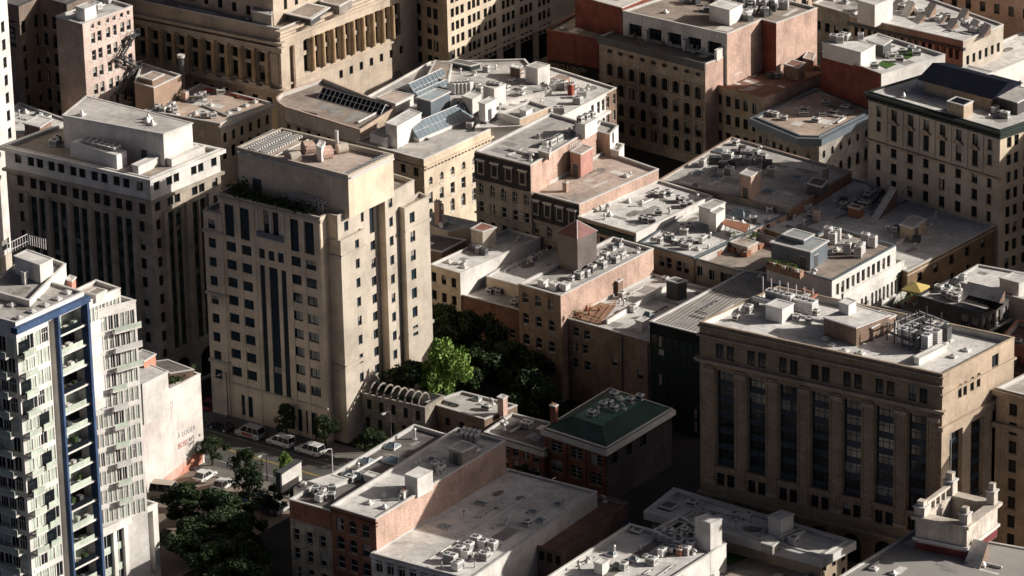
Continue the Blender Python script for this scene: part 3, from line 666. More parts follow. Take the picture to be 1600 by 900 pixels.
slab(D4, [(812, 171), (822, 174), (832, 169), (822, 166)], 17, 18.2, acw, rf_w, 'roof_hatch')
def g(fc):
    fc.fm = wframe; fc.band(15.9, .3, .2, white); fc.band(12.5, .5, .7, white)
    for q in (.78, .88, .96): fc.win(fc.W*q, 13.2, .9, 2.2, 'sash'); fc.win(fc.W*q, 9.6, 1.1, 2.3, 'arch')
D5 = building('white_fronted_corner_building', 'corner building with a bright white lift cube and a ragged white front', 'building',
    [(742, 200), (852, 195), (946, 146), (963, 137), (866, 106), (806, 96)], 16.3, white, rf_w, {1: g, 2: lambda fc: (setattr(fc, 'fm', wframe), fc.rpx((950, 160), (960, 155), 2, .8, 2), fc.rpx((950, 185), (960, 180), 2, .8, 2, 'arch'))}, par=.3, walls={2: brownb, 3: brownb}, coping=white)
slab(D5, [(821, 103), (840, 107.5), (859, 101), (838, 96)], 16, 19.8, white, rf_g, 'lift_house', over=.05, label='bright white lift cube')
slab(D5, [(797, 104), (812, 107), (816, 102), (802, 99)], 16, 18.6, brownb, rf_w, 'chimney_stack'); chimney(D5, 892, 148, .9, .8, 2, W_('deep_red', (.35, .08, .05), 'brick', .2))
for x, y, w in ((868, 136, 1.2), (874, 139, 1.2), (880, 137, 1.2), (886, 141, 1), (812, 155, 1.8), (850, 149, 1.0), (903, 162, 1.6), (909, 152, 1.6), (873, 178, 2.0), (863, 141, 1), (895, 140, .9)): ac(D5, x, y, w, 1.1, 1.3, rot=(x*7) % 80)
slab(D5, [(862, 122), (880, 127), (890, 120), (873, 116)], 16, 16.7, wood, rf_b, 'timber_deck', over=0)
clutter(D5, [(850, 147), (800, 130), (830, 125), (918, 140), (845, 165), (920, 125), (790, 140), (780, 170), (815, 145), (905, 140)], 4, .2)

# ============================================================ top right
def f(fc):
    fc.fm = dframe; fc.gl = glass
    xa, xb = fc.at(953, 108)[0], fc.at(1091, 142)[0]
    for r, py in enumerate((108, 137, 166, 193)):
        z = fc.at(953, py)[1]-1.3
        fc.row(9, z, 1.35, 2.4, xa, xb, 'arch')
        for k in range(9): x = xa+(xb-xa)*k/8; fc.bx(x-.95, x-.75, z-.2, z+2.2, .15); fc.bx(x+.75, x+.95, z-.2, z+2.2, .15); fc.bx(x-.95, x+.95, z+2.5, z+2.75, .22)
        fc.band(z-.5, .22, .2)
    z = fc.at(953, 229)[1]-2; fc.row(9, z, 1.7, 3.7, xa, xb, 'arch')
    for k in range(10): x = xa+(xb-xa)*(k-.5)/8; c = fc.O+fc.u*x+fc.n*.2; fc.mb.cyl((c.x, c.y, 0.1), .22, z+2.8, grey_st, .2, 8)
    zc = fc.at(953, 80)[1]
    for k in range(9):      # oval attic openings
        x = xa+(xb-xa)*k/8; pts = [fc.O+fc.u*(x+.62*math.cos(t*.628))+fc.n*.05+V((0, 0, zc+.38*math.sin(t*.628))) for t in range(10)]
        fc.mb.poly(pts, blk); pp = [p+fc.n*.03 for p in pts]; fc.mb.path(pp+[pp[0]], .07, grey_st, 4)
    fc.bx(-.1, fc.W+.1, zc+1.1, zc+2.5, .35, copd)
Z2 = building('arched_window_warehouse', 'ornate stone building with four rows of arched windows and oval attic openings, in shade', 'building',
    [(936, 57), (1102, 100), (1200, 62), (1034, 20)], 20, W_('tan_limestone', (.46, .37, .28), 'wall', .3), rf_d, {0: f}, par=.3, coping=cop, walls={1: pinkb})  # tan limestone base colour, varied by noise
def f(fc):
    fc.fm = dframe; fc.dp = .6
    for k in range(5): fc.win(fc.W*(.12+.19*k), 20.0, 3.0, 2.3, 'three')
    for k in range(26): fc.bx(fc.W*k/26, fc.W*k/26+.08, 22.6, 24.3, .06, cop)
Z8 = building('panelled_upper_block', 'upper block with a strip of pale panels and pink brick side above the arched building', 'building',
    [(973, 17), (1136, 53), (1190, 30), (1213, 36), (1277, 12), (1110, -30)], 24.4, pale, rf_b, {0: f}, par=.4, base=10, walls={0: pale, 1: pinkb, 2: redp, 3: pinkb})
r = random.Random(5)
for i in range(46):
    t = r.random(); s = r.random(); x = 1060+t*110+s*60; y = 8+t*28-s*22
    ac(Z8, x, y, r.choice([.9, 1.3, 1.8]), r.choice([.8, 1.2]), r.choice([.8, 1.2, 1.5]), rot=r.choice([0, 12, 70, 30]), m=r.choice([acw, galv, copd, acw]))
slab(Z8, [(1108, 8), (1140, 16), (1160, 6), (1128, -2)], 24, 27, white, rf_w, 'penthouse'); vent(Z8, 1040, 20, .8, .3, kind=2); vent(Z8, 1110, 30, .8, .3, kind=2)
for i in range(22): x = 965+i*6.2+r.random()*3; vent(Z2, x, 50+i*1.62-r.random()*5, r.choice([.4, .6]), .2, kind=r.choice([0, 1, 2]))
for i in range(14): x = 975+i*9; ac(Z2, x, 50+i*2.4-3, r.choice([.8, 1.2]), .8, .9, rot=r.random()*80, m=r.choice([acw, galv, copd]))
for x, y in ((1010, 47), (1070, 62), (1120, 78)): slab(Z2, [(x-4, y), (x, y+1), (x+14, y-6), (x+10, y-7)], 19.7, 21.8, pale, pale, 'terrace_divider', over=0)
Z7 = building('red_sign_building', 'dark red painted brick block with a black lettered fascia along its foot', 'building',
    [(854, 47), (936, 62), (1000, 34), (905, 18)], 19, redp, rf_b, {}, par=.3, coping=redp)
b = MB(); fq = Fac(Z7.root, b, Z7.pts[0], Z7.pts[1], 0, 19, redp); z0 = fq.at(860, 107)[1]; z1 = fq.at(860, 93)[1]; b.box(fq.fr, .6, fq.W-.3, z0-.8, z1, 0, .25, W_('black_fascia', (.03, .028, .025), 'wall', .3)); b.build('fascia_sign', Z7.root)
gold = mat('sign_gold', (.38, .30, .17), .8, 'flat')
text_on(fq, 'COMMERCE & GRATIN', 882, 104, 1.15, gold, Z7.root, d=.3, sx=.85); text_on(fq, 'MODES MERCHANT', 880, 109.5, 1.05, gold, Z7.root, d=.3, sx=.85)
Z7b = building('red_gabled_block', 'taller dark red brick block behind the red block with the black fascia', 'building',
    [(898, -8), (972, 12), (1020, -8), (940, -28)], 25, redp, rf_w, {}, par=.3)
vent(Z7, 880, 46, .5, .2, kind=2); vent(Z7, 928, 42, .5, .2, kind=2); vent(Z7, 905, 30, .6, .2)
def f(fc):
    fc.fm = dframe
    q = [0, .055, .0]
    xs = [fc.at(px, 158)[0] for px in (1112, 1124, 1138, 1152, 1165, 1179)]
    for r in range(4): 
        for x in xs: fc.win(x, fc.at(1112, 152)[1]-1.0-r*3.5, 1.1, 2.0, 'two')
    fc.band(fc.at(1102, 190)[1], .2, .2)
Z3 = building('dark_red_roof_building', 'shaded stone building with a dark red roof beside the arched building', 'building',
    [(1102, 128), (1193, 152), (1298, 108), (1205, 84)], 15, beige, rf_r, {0: f}, par=.6, walls={1: pinkb}, coping=terra)
slab(Z3, [(1138, 113), (1146, 117), (1157, 112), (1149, 108)], 14.4, 16, pale, pale, 'roof_hatch'); slab(Z3, [(1225, 100), (1248, 106), (1258, 98), (1236, 93)], 14.4, 17, brownb, rf_r, 'penthouse')
slab(Z3, [(1255, 90), (1270, 94), (1274, 84), (1262, 80)], 14.4, 16.6, rf_r, rf_b, 'penthouse')
for i in range(12): ac(Z3, 1203+i*7, 122-i*3.6+(i % 3)*3, 1.2, 1, 1, rot=i*20, m=(copd, galv, acw)[i % 3])
def f(fc): fc.fm = dframe; fc.row(6, 9, .9, 1.4, 1.5, fc.W-1.5, 'arch'); fc.row(6, 4.5, 1.2, 2.4, 1.5, fc.W-1.5, 'arch')
Z4 = building('rounded_tan_roof_building', 'building with a tan roof, chamfered corner and blue grey metal cornice', 'building',
    [(1180, 183), (1250, 212), (1280, 213), (1361, 173), (1275, 138)], 13.5, grey_st, mat('tan_membrane', (0, 0, 0)), {0: f, 1: f, 2: f}, par=.35, cornice=[(.9, 12.0, 13.3, blueg)], coping=blueg)
for x, y, w in ((1206, 180, 1.6), (1225, 187, 1.2), (1256, 180, 1.7), (1258, 173, 1.6), (1285, 181, 1.3), (1303, 178, 1.6), (1320, 171, 1.6), (1290, 163, 1.6), (1324, 168, 1.0), (1275, 190, 1.4), (1212, 182, 1)): ac(Z4, x, y, w, 1, .7, rot=(x*7) % 40)
for i in range(13): ac(Z4, 1213+i*6, 164-i*2.6, .9, 1.0, 1.4, rot=5)
def g(fc): fc.fm = wframe; fc.gl = blind; fc.row(9, 17.2, .9, 1.3, 1.5, fc.W-1.5, 'plain'); fc.row(9, 13.6, .9, 1.5, 1.5, fc.W-1.5, 'plain')
Z5 = building('red_garden_roof_building', 'red brick building with a small green roof garden and white upper room', 'building',
    [(1283, 80), (1377, 115), (1477, 85), (1372, 52)], 21, redp, rf_w, {1: g}, par=.5, walls={1: white, 0: redp})
b = MB(); b.poly([at(1371, 100, 20.6), at(1386, 107, 20.6), at(1402, 100, 20.6), at(1380, 94, 20.6)], grass); b.poly([at(1400, 85, 20.6), at(1418, 92, 20.6), at(1440, 83, 20.6), at(1420, 78, 20.6)], grass); b.build('turf_patch', Z5.root)
slab(Z5, [(1285, 66), (1345, 82), (1368, 70), (1310, 55)], 20.5, 23.4, white, rf_w, 'upper_room', over=.1); slab(Z5, [(1355, 62), (1380, 70), (1392, 62), (1368, 56)], 20.5, 23, copd, rf_w, 'garden_room', over=.3)
for x, y, w in ((1303, 64, 1.4), (1313, 66, 1.3), (1320, 62, 1.8), (1345, 62, 1)): ac(Z5, x, y, w, 1.2, 1.2, z=23.4, rot=x % 30)
for x, y, w in ((1395, 90, 1.8), (1410, 84, 1.5), (1425, 80, 1.4), (1405, 96, 1.4), (1366, 106, 1.5), (1432, 86, 1.5), (1448, 80, 1.2), (1388, 84, 1.4)): ac(Z5, x, y, w, 1.2, .9, rot=(x*11) % 60)
def f(fc):
    fc.fm = dframe
    xa, xb = fc.at(1338, 42)[0], fc.at(1490, 79)[0]
    for k in range(8):
        x = xa+(xb-xa)*k/7.2; fc.win(x, fc.at(1338, 48)[1]-1.1, .9, 2.0, 'plain'); fc.win(x+1.4, fc.at(1338, 48)[1]-1.1, .9, 2.0, 'plain')
    fc.band(18.2, .5, .4, copd)
def g(fc): fc.fm = dframe; fc.row(6, 15.0, .9, 1.8, 1.5, fc.W-1.5, 'plain'); fc.row(6, 10.0, .9, 1.8, 1.5, fc.W-1.5, 'plain')
Z6 = building('white_jumbled_roof_building', 'shaded stone building with paired windows and a white jumbled roof, top right', 'building',
    [(1328, 24), (1505, 64), (1568, 38), (1400, -22)], 20, beige, rf_w, {0: f, 1: g}, par=.3, walls={1: creamD})
slab(Z6, [(1340, 0), (1367, 8), (1395, -4), (1368, -12)], 19.7, 24, white, rf_w, 'penthouse')
r = random.Random(8)
for i in range(9): x = 1400+i*17; y = 18+i*3.6+(i % 3)*7-6; wedge(Z6, [(x-10, y), (x, y+5), (x+12, y-1), (x+2, y-6)], 19.7, 1.0+r.random()*1.2, galv)
for i in range(10): ac(Z6, 1410+i*14, 14+i*4.5-(i % 2)*8, 1.4, 1.1, .9, rot=i*23)
def f(fc):
    fc.fm = dframe; fc.sill = beige; fc.gl = glass; fc.blinds = .1
    pxs = (1373, 1397, 1422.7, 1447.3, 1472.7, 1498, 1523.7, 1546.7); sl_ = .284; X = [fc.at(p, 181+(p-1397)*sl_)[0] for p in pxs]
    zr = [fc.at(1397, q)[1] for q in (181, 209, 239, 265, 292, 319, 346, 372)]
    for r, z in enumerate(zr):
        for k, x in enumerate(X):
            if k in (0, 7): fc.win(x, z-.9+(.5 if r == 1 else 0), .95, 1.8, 'sash')
            elif r == 1: fc.win(x, z-1.3, 1.25, 2.7, 'sash', ped=1)
            else: fc.win(x, z-.9, 1.25, 1.9, 'sash')
    for k in range(1, 8): x = (X[k-1]+X[k])/2; fc.bx(x-.25, x+.25, zr[1]-2.1, zr[0]+1.6, .12)
    fc.band(zr[1]-2.6, .4, .35, beige); fc.bx(-.2, fc.W+.2, 31.5, 32.2, .2, greenc)
    for k in range(48): fc.bx(fc.W*k/48, fc.W*k/48+.25, 31.9, 32.3, .75, greenc)
def g(fc):
    fc.fm = dframe; X = [fc.at(1577, 223)[0], fc.at(1588.5, 219)[0]]; X += [X[1]+(X[1]-X[0])*k for k in (1.3, 2.3)]; z = fc.at(1577, 223)[1]
    for r in range(8):
        for x in X: fc.win(x, z-.9-r*3.05, 1.1, 1.9, 'sash')
    fc.bx(-.2, fc.W+.2, 31.5, 32.2, .2, greenc)
Z1 = building('green_cornice_building', 'beige palazzo style block with pedimented windows and a dark green cornice', 'building',
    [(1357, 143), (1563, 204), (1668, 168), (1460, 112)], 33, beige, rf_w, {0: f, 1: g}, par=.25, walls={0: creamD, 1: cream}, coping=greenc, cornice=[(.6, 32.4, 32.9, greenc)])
a = [at(1443, 144, 32.8), at(1548, 172, 32.8), at(1588, 150, 32.8), at(1484, 122, 32.8)]; b = MB()
for i in range(4): p, q = a[i], a[(i+1) % 4]; b.poly([p, q, q+V((0, 0, 2.3)), p+V((0, 0, 2.3))], beige)
o = b.build('roof_pavilion', Z1.root, 'black roofed pavilion'); e = [p+V((0, 0, 2.3)) for p in offset(a, .9)]; r0 = (e[0]+e[3])/2+V((0, 0, 1.5)); r1 = (e[1]+e[2])/2+V((0, 0, 1.5)); b = MB(); bkr = mat('black_roofing', (.012, .014, .022), .95, 'plain', .3, spec=.05)
b.poly([e[0], e[1], r1, r0], bkr); b.poly([e[2], e[3], r0, r1], bkr); b.poly([e[1], e[2], r1], bkr); b.poly([e[3], e[0], r0], bkr); b.build('pavilion_roof', o)
slab(Z1, [(1480, 158), (1506, 165), (1520, 158), (1494, 151)], 32.7, 35.2, beige, bkr, 'garden_room'); slab(Z1, [(1555, 150), (1590, 160), (1625, 142), (1588, 134)], 32.7, 35, dk, rf_g, 'penthouse')
slab(Z1, [(1486, 113), (1526, 124), (1552, 112), (1512, 102)], 32.7, 35.5, pale, rf_w, 'lift_house')
for x, y in ((1412, 152), (1481, 172), (1510, 177), (1516, 179)): vent(Z1, x, y, 1.2, .3, kind=2)
clutter(Z1, [(1555, 176), (1565, 180), (1575, 172), (1590, 168), (1545, 184), (1420, 142), (1432, 138), (1570, 184), (1582, 176), (1596, 178)], 3, .5)
# buildings beyond, top right corner
def f(fc): fc.fm = wframe; fc.row(6, 8, 1.2, 2.2, 2, fc.W-2, 'sash'); fc.row(6, 4, 1.2, 2.2, 2, fc.W-2, 'sash')
building('pale_background_block', 'pale weathered block behind the green cornice building', 'building', [(1470, 105), (1530, 122), (1680, 60), (1610, 44)], 14, pale, rf_w, {1: f}, par=.3)
building('pink_background_block', 'long pink brick block at the very top right corner', 'building', [(1455, -28), (1640, 5), (1720, -30), (1540, -60)], 20, pinkb, rf_w, {0: lambda fc: fc.row(8, 16, 1.2, 2, 2, fc.W-2)}, par=.3)
building('flat_background_block', 'low pale roofed block between the pink block and the jumbled white roof', 'building', [(1560, 30), (1680, 60), (1740, 20), (1640, 0)], 13, pale, rf_w, {}, par=.3)
Zb = building('top_edge_block', 'grey roofed block behind the pink brick sided upper block at the top edge', 'building', [(1270, 5), (1330, 22), (1400, -10), (1330, -30)], 16, grey_st, rf_g, {0: lambda fc: fc.row(4, 11, 1.2, 1.8, 1.5, fc.W-1.5)}, par=.4)
clutter(Zb, [(1300, 0), (1320, 5), (1335, -5)], 2, .5)

# ============================================================ cream tower T
band_m = creamD
def tf(fc):
    fc.fm = bluef if 0 else dframe; fc.gl = glass2; fc.blinds = .04
    for (px, py, w) in ((358, 344, 1.9), (382, 350, 1.9), (459, 367, 1.9), (483, 372, 1.9)): x, z = fc.at(px, py); fc.win(x, z-2.7, w, 5.3, 'grid')
    P = fc.at; rows = 8; dz = 27.6/ (ppm(fc.O)*.93)
    for (px, py) in ((361, 385), (385, 391), (462, 408), (486, 414)):
        x, z = P(px, py)
        for r in range(rows): fc.win(x, z-.85-r*dz, 2.0, 1.6, 'two')
    for (px, py) in ((409, 396), (424, 400), (438.5, 403)): x, z = P(px, py); fc.win(x, z-.8, 1.2, 1.6, 'plain')
    for (px, py) in ((416, 348), (430.5, 351)): x, z = P(px, py); fc.win(x, z-2.6, 1.15, 5.2, 'grid')
    xa = P(403, 350)[0]; xb = P(443, 350)[0]; z = P(423, 372)[1]; fc.bx(xa, xb, z, z+.9, .5, blueg, d0=.42); fc.bx(xa, xb, z-.15, z, .5, creamD)
    for q in (xa, (xa+xb)/2, xb): fc.bx(q-.15, q+.15, z, min(z+6.2, 37), .18, white)
    zt = P(424, 418)[1]; zb = 6.0
    for px, w in ((410, 1.0), (427, 1.75), (443, 1.0)): fc.strip(P(px, 425)[0], zb, zt, w, 9, glass2, .82, 'grid', .25)
    z = P(361, 385)[1]-.85-(rows-.5)*dz; fc.band(z, .3, .15, creamD)
    for (px, py) in ((361, 600), (385, 606), (462, 625), (486, 631)): x, z = P(px, py); fc.win(x, .8, 2.3, max(2.5, z-.5-.8-.9), 'grid')
    for x in (P(349, 350)[0], P(373, 350)[0], P(395, 350)[0], P(451, 350)[0], P(472, 350)[0], P(497, 350)[0]): fc.bx(x-.35, x+.35, 0, 37.2, .10)
    fc.band(37.1, .5, .25, creamD)
def tg(fc):
    fc.fm = dframe; fc.gl = glass2; fc.blinds = .15; dz = 27.6/(ppm(fc.O)*.93)
    for px, py in ((541, 353), (566, 339)): x, z = fc.at(px, py); fc.win(x, z-.85, 1.15 if px == 541 else .8, 1.6, 'two')
    x, z = fc.at(581, 342); fc.win(x, z-2.4, 1.3, 5.2, 'grid')
    x, z = fc.at(583, 383)
    for r in range(9): fc.win(x, z-.85-r*dz, 1.35, 1.6, 'two')
T_ = building('cream_tower', 'cream stone tower with a blue glazed centre strip and a sunlit stepped right side', 'tower',
    [(342, 301), (500, 340), (511, 334), (527, 337.5), (590, 304), (601, 307), (647, 281), (472, 228)], 38, cream, rf_b,
    {0: tf, 3: tg, 5: lambda fc: [(setattr(fc, 'gl', glass2), fc.win(fc.at(610, 317)[0], fc.at(610, 317)[1]-.8-r*3.2, 1.1, 1.6, 'two')) for r in range(9)]}, par=.6, walls={3: creamD, 5: creamD, 4: cream}, coping=creamD)
def wing(name, px, H, fw, walls=None, fac=None):
    return building(name, '', '', px, H, cream, rf_b, fac, par=.4, root=T_.root, coping=creamD, walls=walls)
def ca(fc):
    fc.gl = glass2; fc.blinds = .04; x, z = fc.at(518, 393)
    for r in range(9): fc.win(x, z-.8-r*3.19, 1.5, 1.6, 'two')
    fc.win(x, 1, 1.7, 2.6, 'two')
    for z in (31.0, 12.6): fc.band(z, .5, .2, creamD)
def cb(fc):
    fc.gl = glass2; x, z = fc.at(558, 382)
    for r in range(9): fc.win(x, z-.8-r*3.19, 1.0, 1.6, 'two')
    for z in (31.0, 12.6): fc.band(z, .5, .2, creamD)
wing('corner', [(502, 369.5), (532, 377), (569, 358.5), (540, 350)], 34, None, {1: creamD}, {0: ca, 1: cb})
def wa(fc):
    fc.gl = glass2; x, z = fc.at(330, 350)
    for r in range(9): fc.win(x, z-.8-r*3.19, 1.5, 1.6, 'two')
    for z in (31.0, 20.5, 9): fc.band(z, .5, .2, creamD)
wing('left', [(317, 328), (346, 335), (390, 312), (361, 305)], 34.6, None, None, {0: wa})
def b4(fc):
    fc.gl = glass2; x, z = fc.at(644, 340)
    for r in range(7): fc.win(x, z-.9-r*3.19, 1.3, 1.8, 'two')
    for z in (30.9, 13.6): fc.band(z, .5, .2, creamD)
wing('right', [(620, 322), (632, 325.5), (670, 307), (655, 300)], 35, None, {1: creamD}, {1: b4})
slab(T_, [(371, 237), (544, 281), (614, 248), (440, 207)], 37.3, 43.6, cream, rf_p, 'penthouse', over=.18, door=[(0, .17, 1.8, 2.6)], label='long cream penthouse')
b = MB(); P4 = [at(x, y, 43.6) for x, y in ((371, 237), (544, 281), (614, 248), (440, 207))]; b.ring(P4, .1, .35, 43.5, 44.4, creamD); b.build('parapet', T_.root)
for t in (0, 1, 2):
    b = MB()
    for k in range(16): p = at(376+t*17+k*3.7, 236.5-k*1.85+t*4.1, 43.7); b.box(frame_at(p), -.8, .8, 44.0, 44.4 if t else 44.3, -.12, .12, cop)
    p, q = at(372+t*17, 238+t*4.1, 43.9), at(436+t*17, 207+t*4.1, 43.9); b.tube(p, q, .12, cop, 4); b.tube(p+ADIR*1.6, q+ADIR*1.6, .12, cop, 4); b.build('louvre_rack', T_.root)
b = MB()
for k in range(15): p = at(544+k*4.3, 276-k*2.1, 43.8); b.box(frame_at(p), -.7, .6, 44.1, 44.35, -.1, .1, cop)
p, q = at(541, 276, 44), at(603, 246, 44); b.tube(p, q, .12, cop, 4); p, q = at(548, 278, 44), at(610, 248, 44); b.tube(p, q, .12, cop, 4); b.build('louvre_rack', T_.root)
for x, y, r_ in ((457, 246, .9), (478, 231, 1.1), (506, 239, 1.1), (531, 232, .8)):
    b = MB(); p = at(x, y, 44.4); d = V((.86, .4, 0))*1.3; b.tube(p-d*.4, p+d, r_, pinkb if r_ > 1 else creamD, 12); b.build('fan_drum', T_.root)
slab(T_, [(494, 228), (502, 231), (508, 222), (500, 219)], 43.6, 46, pale, pale, 'roof_hatch'); b = MB(); b.cyl(at(527, 236, 43.6), .3, 3.4, galv); b.build('flue', T_.root)
vent(T_, 536, 276, .8, .25, z=43.6, kind=2)
def green(B, pxs, z, name='roof_shrub', rad=.5, seed=1, label=None):
    r = random.Random(seed); b = MB()
    for (x, y) in pxs:
        p = at(x, y, z)
        for i in range(36):
            c = p+V((r.gauss(0, rad), r.gauss(0, rad), abs(r.gauss(0, rad*.8)))); a = r.random()*6.28; t = r.random()*1.2; u = V((math.cos(a), math.sin(a), 0))*.2; v = V((-math.sin(a)*math.cos(t), math.cos(a)*math.cos(t), math.sin(t)))*.2
            b.poly([c-u-v, c+u-v, c+u+v, c-u+v], leaf)
    return b.build(name, B.root, label)
green(T_, [(366+i*5, 300+i*1.3+(i % 3)) for i in range(24)], 38.0, seed=4, rad=.6); green(T_, [(377, 292), (383, 288), (370, 297), (498, 300), (505, 306)], 38.2, seed=5, rad=.8)
b = MB(); p, q = at(452, 322, 37.6), at(505, 335, 37.6); u = (q-p).normalized(); fr = (V((p.x, p.y, 0)), u, V((u.y, -u.x, 0))); L = (q-p).length
for z in (38.2, 38.8, 39.4): b.box(fr, 0, L, z, z+.12, 0, .1, galv); b.box(fr, 0, L, z, z+.12, -1.2, -1.1, galv)
for k in range(9): b.box(fr, L*k/8-.05, L*k/8+.05, 37.5, 39.5, 0, .1, galv); b.box(fr, L*k/8-.05, L*k/8+.05, 39.35, 39.5, -1.2, .1, galv)
b.build('pergola', T_.root)
ac(T_, 414, 293, 1.2, .8, 1.2, z=37.4); vent(T_, 531, 328, 1.0, .25, z=37.4)
slab(T_, [(548, 565), (590, 577), (622, 556), (580, 546)], 0, 7.5, cream, rf_b, 'rear_wing')
# ============================================================ big office block on the right
def f(fc):
    fc.fm = dframe; fc.gl = glass; fc.blinds = .07
    X = lambda px, py: fc.at(px, py)[0]; Z = lambda px, py: fc.at(px, py)[1]
    x0 = X(1133, 551); x6 = X(1434, 618); za = Z(1133, 551)-1.1; n = 7; step = (x6-x0)/6
    ztop = Z(1233, 603); zbot = Z(1233, 752); zb2 = Z(1233, 775)-.9; zar = Z(1343, 862)-2.0
    for i in range(n):
        x = x0+step*i
        for s in (-.9, .9): fc.win(x+s, za, 1.3, 2.3, 'two')
        fc.strip(x, zbot, ztop, 2.9, 6, bspan, .66, 'three', .55)
        for s in (-.85, .85): fc.win(x+s, zb2, 1.25, 2.0, 'two')
        fc.bx(x-1.7, x+1.7, zbot-.45, zbot-.05, .3, tan)
        fc.win(x, zar, 3.1, 4.6, 'arch')
        for s in (-1, 1): fc.bx(x+s*1.75-.12, x+s*1.75+.12, zbot, ztop+.2, .22)
    for i in range(n+1):
        xm = x0+step*(i-.5); fc.bx(xm-.7, xm+.7, zbot-2.8, ztop+.5, .16); fc.bx(xm-.95, xm+.95, ztop-.5, ztop+.1, .32, beige); fc.bx(xm-.95, xm+.95, zbot-3.1, zbot-2.5, .32, beige)
    fc.band(ztop+.9, .35, .45, beige); fc.band(ztop+1.25, .25, .7, beige); fc.band(za+3.0, .3, .35, beige); fc.band(za+4.4, .2, .25, beige); fc.band(zar+5.3, .4, .4, beige)
def g(fc):
    fc.fm = dframe; x, z = fc.at(1555, 566); fc.win(x, z-1.2, 1.6, 2.4, 'two')
    for px, py in ((1500, 611), (1508, 607), (1519, 600), (1529, 594)): x, z = fc.at(px, py); fc.win(x, z-1.1, .9, 2.2, 'seg')
    for k in range(3): fc.strip(fc.W*(.2+.3*k), 14, 26.2, 3.2, 5, bspan, .66, 'three', .8)
    fc.band(27.4, .6, .5, beige); fc.band(32.6, .3, .3, beige)
J_ = building('office_block', 'large tan stone office block with tall pilasters and dark window bays on the right', 'office building',
    [(1093, 503), (1473, 585), (1585, 527), (1215, 447)], 36, tan, rf_w, {0: f, 1: g}, par=.9, coping=beige, walls={1: beige}, parwall=white)
slab(J_, [(1287, 496), (1338, 512), (1390, 492), (1338, 476)], 35.1, 38.0, brownb, rf_w, 'penthouse', over=.1, label='brick penthouse with a flat pale roof')
slab(J_, [(1338, 505), (1362, 512), (1400, 492), (1376, 485)], 35.1, 37.2, brownb, rf_w, 'penthouse', over=.1)
slab(J_, [(1311, 472), (1326, 477), (1338, 470), (1323, 465)], 37.9, 39.6, white, rf_w, 'roof_hatch')
for i in range(5): ac(J_, 1228+i*10, 479+i*2.6, 1.2, 1.8, 1.9, z=35.1)
for i in range(4): ac(J_, 1205+i*9, 466+i*2.4, 1.4, 1.2, 1.3, z=36.2)
slab(J_, [(1196, 476), (1222, 483), (1240, 474), (1214, 467)], 35.1, 37.4, acw, rf_w, 'machine_room')
b = MB()
for k in range(7): p = at(1192+k*13, 458+k*3.2, 35.1); b.cyl(p, .1, 2.6, galv)
b.build('antenna', J_.root)
duct(J_, [(1180, 470), (1230, 482), (1262, 466)], 36.0, .7); duct(J_, [(1205, 486), (1290, 506)], 35.5, .5); duct(J_, [(1255, 455), (1275, 462), (1266, 470)], 36.4, .4, terra)
clutter(J_, [(1190, 462), (1215, 456), (1240, 462), (1255, 470), (1268, 475), (1278, 466), (1292, 470), (1300, 478), (1180, 478), (1170, 488), (1210, 492), (1245, 500), (1265, 504), (1275, 492), (1250, 455), (1225, 450), (1260, 482), (1272, 484), (1150, 500)], 11, .6)
# steel cooling plant with pipes
b = MB(); r = random.Random(3)
c = [at(1386, 532, 35.1), at(1432, 553, 35.1), at(1482, 530, 35.1), at(1436, 512, 35.1)]
for a in range(5):
    for d in range(4):
        p = c[0].lerp(c[1], a/4).lerp(c[3].lerp(c[2], a/4), d/3); b.tube(p, p+V((0, 0, 2.8+(a % 2))), .1, copd, 5)
for a in range(5): b.tube(c[0].lerp(c[1], a/4)+V((0, 0, 2.4)), c[3].lerp(c[2], a/4)+V((0, 0, 2.4)), .13, copd, 5)
for d in range(6): b.tube(c[0].lerp(c[3], d/5)+V((0, 0, 1.5+d*.2)), c[1].lerp(c[2], d/5)+V((0, 0, 1.5+d*.2)), .16, galv if d % 2 else copd, 6)
b.build('steel_frame', J_.root, 'dark frame of pipes around the cooling units')
for i in range(4):
    for k in range(3): ac(J_, 1412+i*12+k*15, 540+i*3.4-k*6.6-6, 1.1, 1.4, 2.1, z=35.6, m=(acw, galv, copd)[(i+k) % 3])
for i in range(5): ac(J_, 1444+i*8, 534-i*4, .9, .8, 1.2, z=36.4)
slab(J_, [(1428, 557), (1436, 560), (1480, 538), (1472, 535)], 35.1, 36.2, white, rf_w, 'equipment_kerb')
for x, y in ((1489, 558), (1475, 537), (1483, 533), (1510, 548), (1300, 540), (1345, 553), (1320, 549), (1290, 530)): vent(J_, x, y, .4, .2, kind=2)
# black glass block
def f(fc):
    fc.gl = glassg; fc.fm = dframe; fc.blinds = .03; fc.dp = .06
    fc.gpx((1022, 512), (1088, 528), (1022, 650), 7, 8, 1.15, 1.9, 'plain')
I_ = building('black_glass_building', 'narrow black glass fronted building with a striped metal roof beside the office block', 'building',
    [(1015, 502), (1094, 522), (1245, 432), (1165, 422)], 17.6, W_('black_cladding', (.016, .018, .017)), rf_s, {0: f}, par=.2, coping=cop)
vent(I_, 1189, 433, .9, .4, kind=2)
